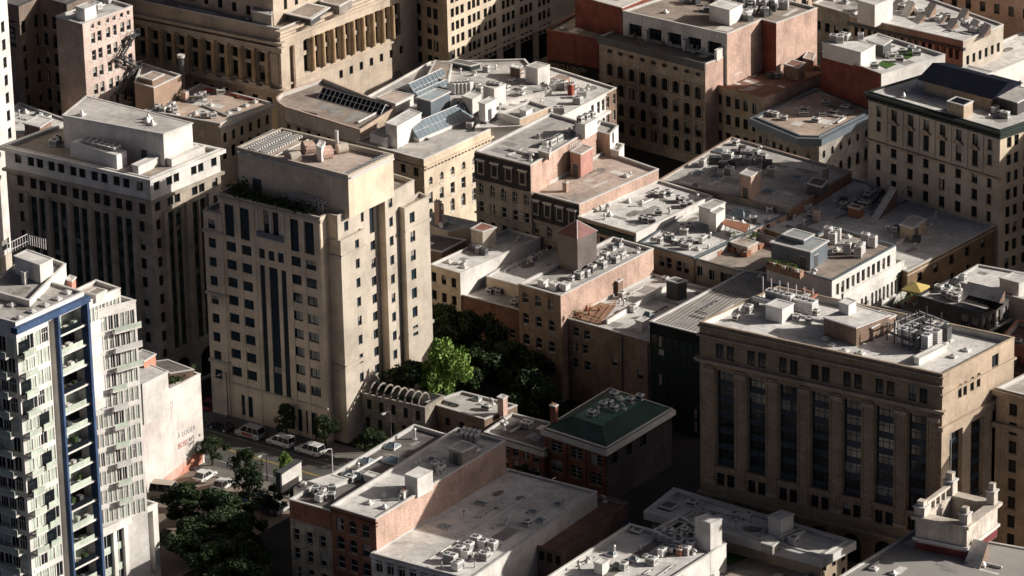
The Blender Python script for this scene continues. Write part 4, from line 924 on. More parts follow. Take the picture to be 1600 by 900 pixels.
# H: brick building with patio
def f(fc):
    fc.fm = wframe; fc.sill = grey_st
    for px, py in ((900, 518), (917, 523), (898, 541), (914, 545), (899, 566), (918, 571), (960, 565), (1000, 585)): x, z = fc.at(px, py); fc.win(x, z-.9, 1.15, 1.6, 'sash')
    for q in (.62, .9): fc.bx(fc.W*q-.08, fc.W*q+.08, 0, 13.5, .16, copd)
H_ = building('brown_brick_walkup', 'brown brick building with a wooden roof patio and a pale stepped roof behind it', 'building',
    [(883, 496), (1027, 536), (1118, 453), (1021, 428)], 14, brownb, rf_w, {0: f}, par=.35, walls={0: brownb})
slab(H_, [(1041, 437), (1059, 442), (1073, 438), (1054, 433)], 13.65, 16.8, copd, rf_d, 'lift_house', over=.15)
slab(H_, [(960, 438), (966, 440), (973, 436), (967, 434)], 13.65, 16.2, brownb, rf_d, 'chimney', over=.1)
slab(H_, [(993, 500), (1003, 503), (1013, 497), (1003, 494)], 13.65, 15.6, white, rf_w, 'roof_hatch')
b = MB(); q = [at(888, 493, 13.8), at(938, 507, 13.8), at(962, 478, 13.8), at(912, 466, 13.8)]; b.poly(q, wood)
for i in range(4):
    if i == 2: continue
    p, e = q[i], q[(i+1) % 4]; n = int((e-p).length/.5)
    for k in range(n+1): c = p.lerp(e, k/n); b.tube(c, c+V((0, 0, 1)), .05, wood, 4)
    b.tube(p+V((0, 0, 1)), e+V((0, 0, 1)), .06, wood, 4); b.tube(p+V((0, 0, .5)), e+V((0, 0, .5)), .04, wood, 4)
b.build('roof_patio', H_.root, 'brown timber patio with a railing')
skylight(H_, 1012, 497, 1.6, 1.3, .8); 
b = MB(); p, q_ = at(948, 507, 13.66), at(1050, 447, 13.66); u = (q_-p).normalized(); b.box((V((p.x, p.y, 0)), u, V((u.y, -u.x, 0))), 0, (q_-p).length, 13.6, 14.4, -.15, .15, white); b.build('roof_kerb', H_.root)
clutter(H_, [(965, 462), (972, 466), (968, 474), (975, 478), (980, 470), (1040, 440), (1078, 440), (1035, 520), (1030, 525), (1040, 526), (990, 487)], 12, .4)
for x, y in ((1030, 518), (1036, 522)): chimney(H_, x, y, .8, .6, 1, white, pots=0)
# G: brick with tank
def f(fc):
    fc.fm = wframe; fc.sill = grey_st
    fc.gpx((821, 465), (861, 477), (822, 594), 3, 5, 1.25, 1.9, 'seg')
G_ = building('brown_brick_tower_building', 'brown brick building carrying a tall grey tank house with a red pyramid roof', 'building',
    [(810, 443), (876, 462), (1021, 388), (958, 370)], 18.4, brownb, rf_g, {0: f}, par=.45, walls={1: pinkb})
pts = [at(871.5, 363, 24), at(902, 373.5, 24), at(932, 361, 24)]; pts.append(pts[0]+pts[2]-pts[1]); b = MB()
for i in range(4):
    p, q = pts[i], pts[(i+1) % 4]; b.poly([(p.x, p.y, 17.9), (q.x, q.y, 17.9), (q.x, q.y, 24), (p.x, p.y, 24)], mat('tank_cladding', (.17, .145, .13), .7, 'wall', .15))
tk = b.build('tank_house', G_.root); b = MB(); c = sum(pts, V((0, 0, 0)))/4+V((0, 0, 2.0)); e = offset(pts, .15)
for i in range(4): b.poly([e[i], e[(i+1) % 4], c], mat('red_tin_roof', (.25, .125, .11), .7, 'plain', .3)); b.tube(e[i], c, .06, cop, 4)
b.build('tank_roof', tk)
for x, y in ((849, 437), (867, 442), (884, 443)): slab(G_, [(x-9, y), (x, y+3), (x+7, y-1), (x-2, y-4)], 17.95, 19.1, acw, rf_w, 'roof_hatch')
for x, y, w in ((945, 404, 1.4), (970, 404, 1.2), (936, 412, 1.2), (838, 437, .8), (905, 435, 1.3), (925, 424, 1.2), (940, 418, 1.5), (962, 410, 1.0)): ac(G_, x, y, w, 1.1, 1.1)
clutter(G_, [(965, 385), (970, 383), (978, 400), (917, 432), (950, 412), (893, 438), (835, 440), (995, 395), (955, 390)], 5, .2)
duct(G_, [(925, 425), (955, 410)], 18.2, .4, copd)
# cream low building and neighbours
def f(fc):
    fc.fm = dframe; fc.sill = pale
    fc.gpx((678, 433), (709, 442), (679, 461), 3, 2, 1.05, 1.7)
CL = building('cream_low_building', 'low cream rendered building with a small penthouse and grey roof beside the courtyard trees', 'building',
    [(672, 413), (719, 427), (845, 371), (794, 357)], 12.5, cream, rf_w, {0: f}, par=.3, walls={1: white}, coping=white)
slab(CL, [(736, 357), (754, 362), (775, 355), (752, 348)], 12.2, 15.4, creamD, mat('rusty_tin', (.35, .16, .12), .7, 'plain', .4), 'penthouse')
for x, y in ((701, 410), (724, 413), (725, 418), (771, 388), (786, 368), (808, 376), (728, 425)): vent(CL, x, y, .5, .14, kind=x % 3)
for i in range(6): ac(CL, 733+i*5, 389+i*1.8, .7, .9, 1.0, m=(acw, copd, blueg)[i % 3])
for x, y in ((819, 372), (827, 371)): b = MB(); p = at(x, y+12, 9); b.cyl(p, .35, 5.5, galv if x == 819 else copd); b.build('flue', CL.root)
CL2 = building('cream_rear_building', 'cream building with a low brown shed roof hidden behind the cream tower', 'building',
    [(640, 340), (700, 362), (760, 350), (672, 331)], 12, cream, rf_w, {}, par=.2)
slab(CL2, [(650, 385), (690, 393), (727, 375), (676, 366)], 5, 12, brownb, rf_d, 'rear_shed', over=.2)
chimney(CL2, 685, 352, 1.0, .8, 4.2, pinkb); clutter(CL2, [(693, 356), (710, 352), (697, 350), (722, 358)], 3, .4); chimney(CL2, 731, 363, 1.2, .9, 2.6, white, pots=0)
CM = building('white_roof_courtyard_building', 'small building with a sunlit white roof between the cream building and the tank house', 'building',
    [(760, 432), (850, 456), (905, 412), (845, 378)], 10.5, white, rf_w, {}, par=.25, walls={0: cream})
clutter(CM, [(825, 411), (833, 409), (840, 407), (855, 398), (847, 402)], 9, .2)
BR = building('orange_brick_building', 'low orange brick building with a grey roof behind the courtyard trees', 'building',
    [(720, 460), (835, 490), (895, 450), (785, 425)], 8.6, W_('orange_brick', (.27, .145, .10), 'brick', .3), rf_g, {0: lambda fc: (setattr(fc, 'fm', wframe), fc.rpx((735, 505), (800, 522), 4, 1.2, 1.6))}, par=.4)
for x, y in ((765, 459), (772, 458), (779, 460), (803, 479), (808, 473), (777, 452)): ac(BR, x, y, .9, .9, .9, rot=x % 40)

# ============================================================ middle terrace of roofs
def mans(fc):
    fc.fm = wframe; fc.sill = grey_st
    zt = fc.z1
    fc.bx(-.1, fc.W, zt-4.6, zt-.2, .12, drk, d0=0)
    n = 4 if fc.W > 9 else 3
    for i in range(n):
        x = fc.W*(i+.5)/n; fc.bx(x-.75, x+.75, zt-3.7, zt-1.2, .45, grey_st); fc.bx(x-.5, x+.5, zt-3.4, zt-1.5, .48, blk, d0=.44); fc.bx(x-.95, x+.95, zt-1.2, zt-.95, .6, cop)
    fc.band(zt-5.0, .35, .35, grey_st)
    m = int(fc.W/2.1)
    for k, kd in ((0, 'arch'), (1, 'sash'), (2, 'sash'), (3, 'arch')): fc.row(m, zt-7.3-k*3.3, 1.1, 1.9, 1.1, fc.W-1.1, kd)
    fc.band(zt-11.0, .25, .25, grey_st)
E1 = building('mansard_building', 'grey stone building with a dark mansard front and a pink side wall in the centre', 'building',
    [(742, 236), (829, 258), (932, 197), (860, 176)], 25, grey_st, rf_g, {0: mans}, par=.4, walls={1: pinkb})
slab(E1, [(891, 236), (907, 241), (926, 230), (910, 225)], 19.8, 24.0, W_('dusty_pink', (.50, .27, .22), 'wall', .2), rf_p, 'stair_house', door=[(0, .5, 1.2, 2.2)])
slab(E1, [(841, 235), (858, 240), (861, 232), (845, 228)], 24.6, 25.8, creamD, rf_g, 'roof_hatch')
slab(E1, [(899, 191), (914, 195), (933, 184), (918, 180)], 24.6, 27.2, acw, rf_w, 'machine_room')
for i in range(3): ac(E1, 907+i*9, 190-i*4, 1, 1, .9, z=27.2)
for x, y in ((862, 226), (873, 220), (899, 211), (903, 205), (855, 228)): ac(E1, x, y, 1.8, 1.0, 1.0, rot=90)
for x, y in ((829, 251), (905, 190), (918, 186), (890, 206), (842, 215)): vent(E1, x, y, 1, .15, kind=x % 3)
b = MB()
fE = Fac(E1.root, b, E1.pts[1], E1.pts[2], 19, 25, pinkb)
for k in range(7): fE.bx(fE.W*(.57+.028*k), fE.W*(.575+.028*k), 22.4, 24.6, .35, wframe, d0=.28)
for q in (22.4, 23.2, 24.5): fE.bx(fE.W*.565, fE.W*.75, q, q+.1, .36, wframe, d0=.28)
b.build('roof_screen', E1.root)
E1b = building('white_stair_block', 'small white and pink block at the back of the pink walled building', 'building',
    [(925, 203), (953, 210), (966, 196), (938, 188)], 23.5, white, rf_g, {1: lambda fc: fc.rpx((958, 215), (962, 212), 1, 1, 2)}, par=.4, walls={0: pinkb})
E1c = building('white_porch_block', 'low white block standing below the small pink and white stair block', 'building',
    [(950, 232), (967, 237), (975, 225), (957, 221)], 20.8, white, rf_g, {}, par=.3)
def f(fc): mans(fc)
E2 = building('brown_roof_building', 'building with a dusty brown roof and a stepped pink parapet in the centre', 'building',
    [(829, 299), (905, 319), (1029, 264), (945, 235)], 20, grey_st, rf_p, {0: f}, par=.5, walls={1: pinkb})
chimney(E2, 884, 299, .8, .8, 1.6, pinkb, pots=1); clutter(E2, [(978, 276), (985, 274), (912, 266), (918, 262)], 4, .2)
def f(fc): fc.bx(0, fc.W, fc.z1-1.6, fc.z1-.6, .5, greenc); fc.rpx((912, 372), (985, 390), 6, 1, 1.9)
F1 = building('grey_roof_building', 'middle building with a broad sunlit light grey roof and a dark green cornice', 'building',
    [(903, 338), (994, 364), (1113, 306), (1029, 281)], 18, beige, rf_w, {0: f}, par=.35, coping=white, walls={1: white})
for x, y, w in ((1003, 345, 1.2), (1010, 347, 1.6), (1018, 349, 1.3), (1029, 336, 1.2), (1043, 305, 1.6), (1035, 308, 1.0), (1068, 317, 1.6), (1075, 322, 1.5), (1068, 325, 1.2), (1060, 314, .9)): ac(F1, x, y, w, .9, .9, rot=(x*13) % 50)
for x, y, k in ((945, 343, 0), (925, 331, 2), (953, 337, 2), (948, 330, 1), (982, 316, 2), (938, 330, 0), (1003, 322, 0), (1060, 292, 2), (1090, 312, 0), (1046, 334, 0)): vent(F1, x, y, .9, .18, kind=k)
slab(F1, [(1092, 322), (1110, 327), (1133, 316), (1115, 311)], 17.6, 20.4, white, rf_g, 'stair_house', door=[(1, .5, 1, 2)])
def f(fc): fc.fm = wframe; [fc.win(*(lambda x, z: (x, z-.9))(*fc.at(px, py)), 1.15, 1.9, 'sash') for px, py in ((1034, 409), (1045, 412), (1061, 417), (1072, 420))]
F2 = building('cluttered_roof_building', 'middle building with a pale roof full of vents and a blue edged parapet', 'building',
    [(1000, 379), (1085, 403), (1233, 332), (1116, 303)], 17, beige, rf_w, {0: f, 1: lambda fc: (setattr(fc, 'fm', wframe), fc.rpx((1185, 366), (1230, 346), 4, 1.1, 2))}, par=.4, walls={1: pinkb}, coping=blueg)
for x, y, w in ((1066, 360, 1.2), (1069, 366, 1.3), (1077, 359, 1.0), (1046, 375, 1.5), (1040, 373, .9), (1066, 383, 1.3), (1072, 389, 1.6), (1078, 381, 1.1), (1177, 347, 1.2), (1190, 328, 1), (1202, 333, 1), (1178, 321, 1.2), (1031, 380, .8)): ac(F2, x, y, w, .9, 1.0, rot=(x*11) % 45)
skylight(F2, 1155, 339, 3, 2, 1.2); slab(F2, [(1107, 330), (1119, 334), (1132, 326), (1120, 322)], 16.6, 20, white, rf_g, 'chimney_stack'); skylight(F2, 1047, 375, 1.5, 1.5, .6)
clutter(F2, [(1098, 379), (1110, 372), (1120, 352), (1090, 390), (1160, 350), (1145, 345), (1200, 345), (1137, 336), (1107, 388)], 3, .3)
def f(fc): fc.fm = wframe; [fc.win(*(lambda x, z: (x, z-.9))(*fc.at(px, py)), 1.1, 1.8, 'two') for px, py in ((1093, 424), (1101, 427), (1112, 430), (1130, 434), (1139, 436), (1096, 441), (1112, 445))]
F3 = building('terrace_building', 'pale fronted building with a planted roof terrace and an orange tiled canopy', 'building',
    [(1085, 404), (1172, 428), (1262, 388), (1176, 361)], 16.8, creamD, rf_b, {0: f}, par=1.3, coping=copd)
q = [at(1133, 352, 18), at(1166, 363, 18), at(1171, 350, 18), at(1120, 340, 18)]
b = MB(); b.poly(q, terra); b.poly([p-V((0, 0, .12)) for p in q][::-1], terra)
for p in q: b.tube(p, p-V((0, 0, 2.4)), .07, wood, 5)
b.build('tiled_canopy', F3.root, 'sunlit orange tiled canopy')
for x, y, w_ in ((1130, 378, 3), (1145, 385, 2.5), (1165, 392, 3.5), (1120, 390, 2.2), (1185, 380, 2)): slab(F3, [(x-9, y), (x+2, y+3.2), (x+9, y-.5), (x-2, y-3.5)], 15.5, 16.3, terra, rf_b, 'planter_box', over=0)
slab(F3, [(1140, 378), (1168, 386), (1184, 378), (1156, 371)], 15.5, 17, pinkb, rf_p, 'terrace_kiosk', over=.1)
# F0 big shaded roof
F0 = building('wide_grey_roof_building', 'wide shaded grey roof with a pink stair house and a brick edged parapet, centre right', 'building',
    [(1029, 281), (1235, 327), (1331, 268), (1143, 214)], 17.8, grey_st, rf_g, {}, par=.3, walls={1: W_('orange_parapet_brick', (.34, .18, .125), 'brick', .3)}, coping=mat('brownish_coping', (.36, .27, .22), .9, 'plain', .2))
slab(F0, [(1156, 271), (1173, 276), (1189, 265), (1172, 260)], 17.5, 21.8, pinkb, rf_g, 'stair_house', door=[(0, .5, 1.1, 2.1)], label='pale pink stair house')
for x, y, w in ((1118, 256, 2.2), (1137, 250, 1.8), (1145, 262, 1.6), (1152, 256, 1.4), (1165, 246, 1.7), (1172, 250, 1.2), (1180, 246, 1.3), (1199, 262, 1.6), (1206, 273, 1.6), (1140, 272, 1.3), (1130, 264, 1.5), (1098, 260, 1.0), (1126, 277, 1.1), (1160, 240, 1.2), (1192, 252, 1.5), (1148, 246, 1.3), (1133, 268, 1.2), (1186, 256, 1.2), (1168, 257, 1.6)): ac(F0, x, y, w, 1.2, 1.3, rot=(x*7) % 30, m=(acw, galv, copd)[int(x) % 3])
for x, y in ((1120, 278), (1060, 268), (1092, 271), (1125, 237), (1202, 300), (1248, 279), (1062, 262)): skylight(F0, x, y, 2.2, 1.8, .25)
slab(F0, [(1261, 286), (1284, 292), (1294, 282), (1272, 277)], 17.5, 19.4, copd, rf_d, 'roof_hatch')
chimney(F0, 1290, 283, .8, .7, 2.4, grey_st, pots=1); clutter(F0, [(1088, 292), (1105, 240), (1200, 230), (1240, 243), (1150, 226), (1100, 246), (1080, 280), (1270, 270), (1185, 236)], 6, .3)
# Y wide shaded roof
def f(fc):
    fc.fm = dframe; fc.blinds = .3
    fc.rpx((1437, 434), (1560, 366), 6, 1.3, 1.6, 'sash'); fc.rpx((1437, 462), (1560, 394), 6, 1.3, 1.6, 'sash'); fc.rpx((1437, 490), (1560, 422), 6, 1.3, 1.6, 'sash')
    fc.band(15.4, .2, .1, creamD)
Y_ = building('ochre_walled_building', 'very wide flat grey roof above a shaded ochre wall at the right side', 'building',
    [(1180, 352), (1418, 424), (1574, 342), (1332, 277)], 16.2, ochre, rf_w, {1: f}, par=.35, coping=cop)
wedge(Y_, [(1361, 340), (1372, 344), (1402, 322), (1392, 318)], 15.85, 3.2, pale)
slab(Y_, [(1406, 350), (1426, 356), (1447, 342), (1426, 336)], 15.85, 18.3, beige, rf_g, 'penthouse', door=[(1, .3, 1, 2)])
chimney(Y_, 1377, 291, 1.1, .8, 3, pinkb); chimney(Y_, 1276, 346, 1, .8, 1.8, pinkb)
duct(Y_, [(1403, 382), (1420, 370), (1455, 352)], 16.0, .5, galv); duct(Y_, [(1365, 318), (1380, 300)], 16.0, .4, copd)
for x, y, w in ((1322, 325, 2), (1330, 329, 1.8), (1340, 320, 1.4), (1350, 323, 1.8), (1318, 318, 1.4), (1356, 311, 1.2), (1362, 306, 1.2), (1400, 362, 1), (1432, 378, 1.4)): ac(Y_, x, y, w, 1.1, 1, rot=(x*7) % 40, m=(acw, copd, galv)[x % 3])
clutter(Y_, [(1300, 320), (1262, 330), (1310, 335), (1322, 302), (1344, 308), (1410, 310), (1440, 303), (1424, 348), (1470, 352), (1450, 362), (1462, 340), (1430, 385), (1240, 345), (1268, 340), (1256, 352), (1345, 302), (1385, 360), (1395, 372)], 9, .15)
slab(Y_, [(1325, 322), (1342, 327), (1349, 322), (1332, 318)], 15.85, 17.6, terra, terra, 'roof_box')
# X building with white arcaded facade
def f(fc):
    fc.fm = wframe; fc.gl = glass
    for q, n in ((.14, 3), (.30, 3), (.47, 3), (.66, 3), (.86, 3)):
        for k in range(n):
            for z in (12.4, 8.4): fc.win(fc.W*q+(k-1)*1.15, z, .75, 2.5, 'arch')
    fc.band(16.0, .4, .25, white); fc.band(11.5, .2, .15, white)
X2 = building('white_arcaded_building', 'white fronted building with groups of tall arched windows below a narrow balcony', 'building',
    [(1215, 432), (1318, 459), (1413, 407), (1310, 380)], 17.4, creamD, rf_d, {1: f}, par=.9, walls={1: white}, coping=white)
def f(fc):
    fc.fm = wframe; fc.gl = glass
    for k in range(11): fc.win(1.6+k*(fc.W-3)/10.5, 17.5, .95, 2.0, 'bare' if k % 3 else 'two')
X1 = building('upper_storey_building', 'set back upper storey with a gravel roof and pairs of white condensers', 'building',
    [(1198, 410), (1300, 438), (1400, 383), (1301, 353)], 20.6, white, rf_b, {1: f}, par=.3, base=16.4, coping=blueg)
bx = slab(X1, [(1205, 378), (1266, 393), (1293, 376), (1232, 361)], 20.3, 23.6, blueg, mat('grey_metal_roof', (.36, .37, .36), .6, 'plain', .15), 'penthouse', over=.25, door=[(0, .82, 1.1, 2.1), (1, .35, 1.1, 2.1)], label='blue grey metal clad penthouse')
slab(X1, [(1222, 366), (1256, 375), (1272, 366), (1240, 357)], 23.5, 24.4, blueg, mat('grey_metal_roof', (0, 0, 0)), 'roof_step')
for x, y in ((1294, 372), (1308, 375), (1301, 381), (1352, 382), (1364, 386), (1324, 397), (1341, 402), (1345, 396)): 
    ac(X1, x, y, 1.2, 1.0, 1.9, rot=x % 17)
for x, y in ((1307, 391), (1325, 371), (1333, 369), (1295, 395), (1270, 428), (1285, 405), (1299, 396), (1330, 368)): vent(X1, x, y, .6, .2, kind=(x % 3))
slab(X1, [(1197, 411), (1250, 427), (1256, 421), (1203, 407)], 20.3, 21.4, wood, rf_b, 'planter_box', over=0, label='long brown planter box with shrubs'); slab(X1, [(1222, 402), (1232, 405), (1243, 399), (1233, 396)], 20.3, 21.3, wood, rf_b, 'planter_box', over=0)
# dark house with terrace
def f(fc):
    fc.fm = creamD; fc.gl = glass; fc.blinds = .6
    for px, py in ((1506, 501), (1522, 507)): x, z = fc.at(px, py); fc.win(x, z-1.2, 1.5, 2.3, 'three')
def g(fc):
    fc.fm = wframe; fc.gl = glass; fc.blinds = 1.0
    for z in (14.9, 11.4): fc.row(4, z, 1.2, 2.2, 1.0, fc.W-1, 'two'); fc.band(z-.5, .25, .5, cop)
VB = building('dark_rendered_house', 'dark grey rendered house with a glazed lean-to on its roof at the right edge', 'building',
    [(1434, 462), (1534, 491), (1576, 468), (1484, 436)], 18, W_('dark_grey_render', (.13, .115, .11)), rf_g, {0: f, 1: g}, par=.4, coping=copd)
wedge(VB, [(1500, 470), (1556, 484), (1570, 474), (1512, 460)], 17.6, 2.2, dk)
b = MB(); a = [at(1506, 470, 17.8), at(1556, 484, 17.8), at(1568, 475, 19.6), at(1514, 461, 19.6)]
b.poly(a, glass)
for k in range(9): b.tube(a[0].lerp(a[1], k/8), a[3].lerp(a[2], k/8), .06, copd, 4)
b.build('glazed_roof', VB.root)
for x, y in ((1467, 455), (1478, 462), (1486, 467), (1494, 470)): ac(VB, x, y, 1.3, 1, 1)
clutter(VB, [(1480, 450), (1472, 448), (1500, 453), (1510, 462), (1492, 443)], 5, .2)
V2 = building('white_roof_far_right_building', 'building with a bright white roof and low glazed lantern at the right edge', 'building',
    [(1486, 437), (1660, 484), (1720, 448), (1528, 413)], 17.8, white, rf_w, {}, par=.25)
slab(V2, [(1562, 434), (1592, 442), (1622, 432), (1584, 425)], 17.5, 20, white, rf_w, 'roof_lantern'); chimney(V2, 1542, 452, .8, .7, 1, pinkb); clutter(V2, [(1501, 437), (1504, 440), (1520, 424)], 2, .2)
Vp = building('terrace_with_awning', 'low walled roof terrace crammed with pots beside the dark rendered house', 'building',
    [(1378, 478), (1436, 493), (1478, 466), (1420, 448)], 14.8, dk, rf_d, {}, par=1.2)
V3 = building('red_terrace_building', 'low building with salmon red terrace walls at the far right edge', 'building',
    [(1560, 530), (1650, 556), (1700, 520), (1590, 500)], 16, salmon, rf_r, {}, par=.9, coping=salmon)
V4 = building('red_yard_building', 'low red brick yard building at the right edge below the salmon terrace', 'building',
    [(1572, 580), (1650, 600), (1700, 560), (1595, 545)], 14, brick, rf_r, {}, par=.9, coping=terra)
for x, y in ((1585, 555), (1592, 562), (1590, 540)): ac(V4 if y > 545 else V3, x, y, 1.2, 1, 1)
# U far right
def f(fc):
    fc.fm = dframe; fc.sill = beige
    fc.gpx((1583, 640), (1583.5, 641), (1583, 844), 1, 8, 1.3, 1.9, 'two'); fc.gpx((1620, 650), (1621, 650), (1620, 854), 1, 8, 1.3, 1.9, 'two')
    fc.band(24.0, .8, .5, beige); fc.bx(0, .9, 0, 24, .12, beige)
U_ = building('beige_corner_building', 'beige stone building with shuttered windows and a heavy cornice at the right edge', 'building',
    [(1557, 606), (1690, 640), (1760, 600), (1630, 570)], 30, tanb, rf_g, {0: f}, par=.5, cornice=[(.5, 29, 29.8, beige)])
# SR / S bottom right
SR = building('lead_roof_building', 'building with a broad pale roof carrying an ornate white tower at the bottom right', 'building',
    [(1300, 908), (1500, 960), (1680, 870), (1432, 826)], 14, beige, mat('lead_roof', (.36, .34, .31), .7, 'plain', .12), {}, par=.15)
p4 = [(1431, 806), (1511, 822), (1559, 786), (1482, 768)]
pts = [at(x, y, 19) for x, y in p4]; b = MB(); tst = W_('weathered_tower_stone', (.60, .53, .45), 'wall', .3)
b.ring(pts, 0, 1.1, 13.85, 19, tst); b.build('tower_wall', SR.root)
b = MB(); b.ring(pts, .5, 1.2, 18.6, 19.1, tst); b.ring(pts, .3, 1.0, 15.4, 15.8, cop); b.build('cornice', SR.root)
b = MB(); b.ring(pts, .03, .2, 13.9, 15.0, W_('dark_red_band', (.20, .05, .05), 'wall', .3)); b.build('red_band', SR.root)
for i, (w_, h) in enumerate(((1.6, 2.3), (1.3, 2.6), (1.2, 3.2), (1.5, 3.4))):
    b = MB(); c = offset(pts, -.6)[i]; fr = frame_at(c); b.box(fr, -w_/2, w_/2, 19, 19+h*.6, -w_/2, w_/2, tst); b.box(fr, -w_/2-.15, w_/2+.15, 19+h*.6, 19+h*.68, -w_/2-.15, w_/2+.15, cop)
    b.box(fr, -w_/3, w_/3, 19+h*.68, 19+h, -w_/3, w_/3, tst); b.build('corner_pinnacle', SR.root)
b = MB(); e = offset(pts, -1.0); p, q = e[3], e[0]; u = (q-p).normalized(); L = (q-p).length; fr = (V((p.x, p.y, 0)), u, V((u.y, -u.x, 0)))
for i in range(5): b.box(fr, L*i/5, L*i/5+.4, 19, 20.4, .0, .5, tst)
b.box(fr, 0, L*.95, 20.4, 20.8, -.1, .6, tst); b.build('balustrade', SR.root)
b = MB(); c = offset(pts, -.6)[3]; b.tube((c.x, c.y, 22.4), (c.x, c.y, 28.5), .06, cop, 5); b.build('flagpole', SR.root)
b = MB(); b.poly([(p.x, p.y, 15.2) for p in offset(pts, -1)], rf_d); b.build('well_floor', SR.root)
wedge(SR, [(1506, 882), (1530, 890), (1544, 874), (1520, 868)], 13.9, 2.6, pale)
vent(SR, 1366, 890, .4, .3, kind=2); vent(SR, 1396, 897, .7, .4, kind=2); vent(SR, 1536, 884, .8, .2, kind=2)
# ============================================================ bottom row
def f(fc):
    fc.fm = wframe; fc.sill = tan; fc.dp = .3
    fc.rpx((487-0, 0+815), (500, 819), 1, 0.9, 1.0)
    fc.gpx((463, 834), (504, 848), (463, 892), 3, 3, 1.15, 1.9, 'sash')
    z = fc.at(480, 818)[1]; fc.bx(0, fc.W, z-.15, z+.1, .12, grey_st); 
    fc.rpx((466, 805), (505, 819), 3, .95, 1.1, 'sash')
M1 = building('stone_rowhouse', 'flat roofed stone and brick building with four small slanted skylights', 'building',
    [(452, 780), (517, 798), (700, 679), (647, 663)], 14, rubble, rf_d, {0: f}, par=.5)
# red brick band over the stone front
mb = MB(); F_ = Fac(M1.root, mb, M1.pts[0], M1.pts[1], 0, 14, brick); z = F_.at(480, 819)[1]; F_.bx(0.01, F_.W-.01, z, 13.85, .05, brick); mb.build('brick_band', M1.root)
for x, y in ((613, 699), (573, 723), (547, 742), (560, 746)): skylight(M1, x, y, 1.9, 1.9, .5)
skylight(M1, 616, 721, 3.0, 2.4, .5)
slab(M1, [(482, 752), (510, 760), (543, 748), (517, 741)], 13.5, 14.3, white, rf_w, 'penthouse')
slab(M1, [(568, 741), (590, 748), (597, 742), (576, 736)], 13.5, 14.6, white, rf_w, 'roof_hatch')
for x, y in ((500, 783), (503, 775), (518, 781), (519, 769), (508, 768), (530, 757), (495, 771)): ac(M1, x, y, 1.1, 1.1, 1.1, rot=(x*7) % 90)
vent(M1, 648, 686, 1.6, .2); vent(M1, 560, 733); ac(M1, 548, 752, 1.4, 1.1, .9)
def f(fc):
    fc.fm = wframe; fc.sill = tan
    fc.gpx((531, 818), (571, 832), (533, 877), 3, 3, 1.45, 2.1, 'arch' if 0 else 'seg')
    for k in range(4): fc.band(13.9-.2-k*.0-.35*k if k < 1 else 14.2, .2, .12, brick)
M2 = building('red_brick_building', 'narrow red brick building with a big white box on its flat roof', 'building',
    [(517, 790), (587, 811), (790, 688), (715, 668)], 15, brick, rf_w, {0: f}, par=.45, walls={1: pinkb, 3: brownb})
slab(M2, [(632, 741), (652, 748), (676, 735), (655, 728)], 14.55, 17.6, white, rf_w, 'lift_house', over=0, label='bright white cube shaped lift house')
slab(M2, [(701, 699), (722, 706), (744, 696), (722, 688)], 14.55, 17.0, grey_st, rf_g, 'penthouse', door=[(0, .5, 1, 2)])
for i in range(4): ac(M2, 724+i*7.5, 684+i*1.6, .5, 2.6, 1.2, rot=20, m=galv)
for x, y in ((630, 781), (634, 777), (641, 773), (634, 783)): chimney(M2, x, y, .6, .5, 1.2, white, pots=1)
for x, y, k in ((550, 779, 2), (577, 787, 2), (601, 794, 2), (600, 776, 2), (625, 782, 0), (670, 745, 1), (684, 741, 1), (694, 729, 0), (655, 726, 0), (690, 738, 2), (710, 722, 0), (665, 706, 0), (768, 689, 3)): vent(M2, x, y, .8, .17, kind=k)
clutter(M2, [(680, 733), (690, 747-9), (742, 712), (622, 768), (676, 720)], 4, .5)
def f(fc):
    fc.fm = wframe
    fc.rpx((592, 885), (716, 919), 8, 1.2, 1.9, 'two'); fc.band(9.4, .3, .2, white); fc.band(8.7, .15, .1, white)
N_ = building('white_roofed_warehouse', 'long low warehouse with a broad white membrane roof at the bottom centre', 'building',
    [(580, 864), (735, 905), (933, 768), (793, 732)], 10, pale, rf_w, {0: f}, par=.25)
b = MB(); p, q = at(668, 876, 9.75), at(868, 746, 9.75); b.tube(p, q, .12, cop, 6); p, q = at(742, 793, 9.75), at(640, 862, 9.75); b.build('roof_ridge', N_.root)
skylight(N_, 695, 824, 2.0, 1.3, .2); skylight(N_, 752, 788, 2, 1, .2); 
for x, y, w in ((704, 878, 1.9), (718, 866, 1.3), (733, 860, 1.2), (744, 850, 1.2), (755, 856, 1.2), (770, 858, 1.2), (715, 889, 1.7), (729, 872, 1.2)): ac(N_, x, y, w, 1.2, 1.25, rot=90*(x % 2))
clutter(N_, [(738, 876), (747, 868), (757, 874), (690, 888), (725, 810), (770, 826), (790, 820), (835, 802), (845, 815), (824, 821), (880, 795), (873, 790), (742, 887), (765, 866)], 6, .2)
O_ = building('brown_brick_annex', 'low brown brick building with a dark roof squeezed beside the white warehouse roof', 'building',
    [(836, 852), (880, 864), (982, 785), (934, 772)], 8.0, brownb, rf_r, {0: lambda fc: fc.rpx((846, 868), (872, 876), 3, .9, 1.5)}, par=.5, coping=brownb)
clutter(O_, [(880, 812), (868, 838), (945, 785), (900, 800)], 3, .1)
CA = building('blue_canopy_shed', 'small shed with a pale blue and white roof between two bottom roofs', 'shed',
    [(900, 858), (945, 872), (985, 812), (940, 803)], 5.2, white, blueg, {}, par=.2, coping=bluef)
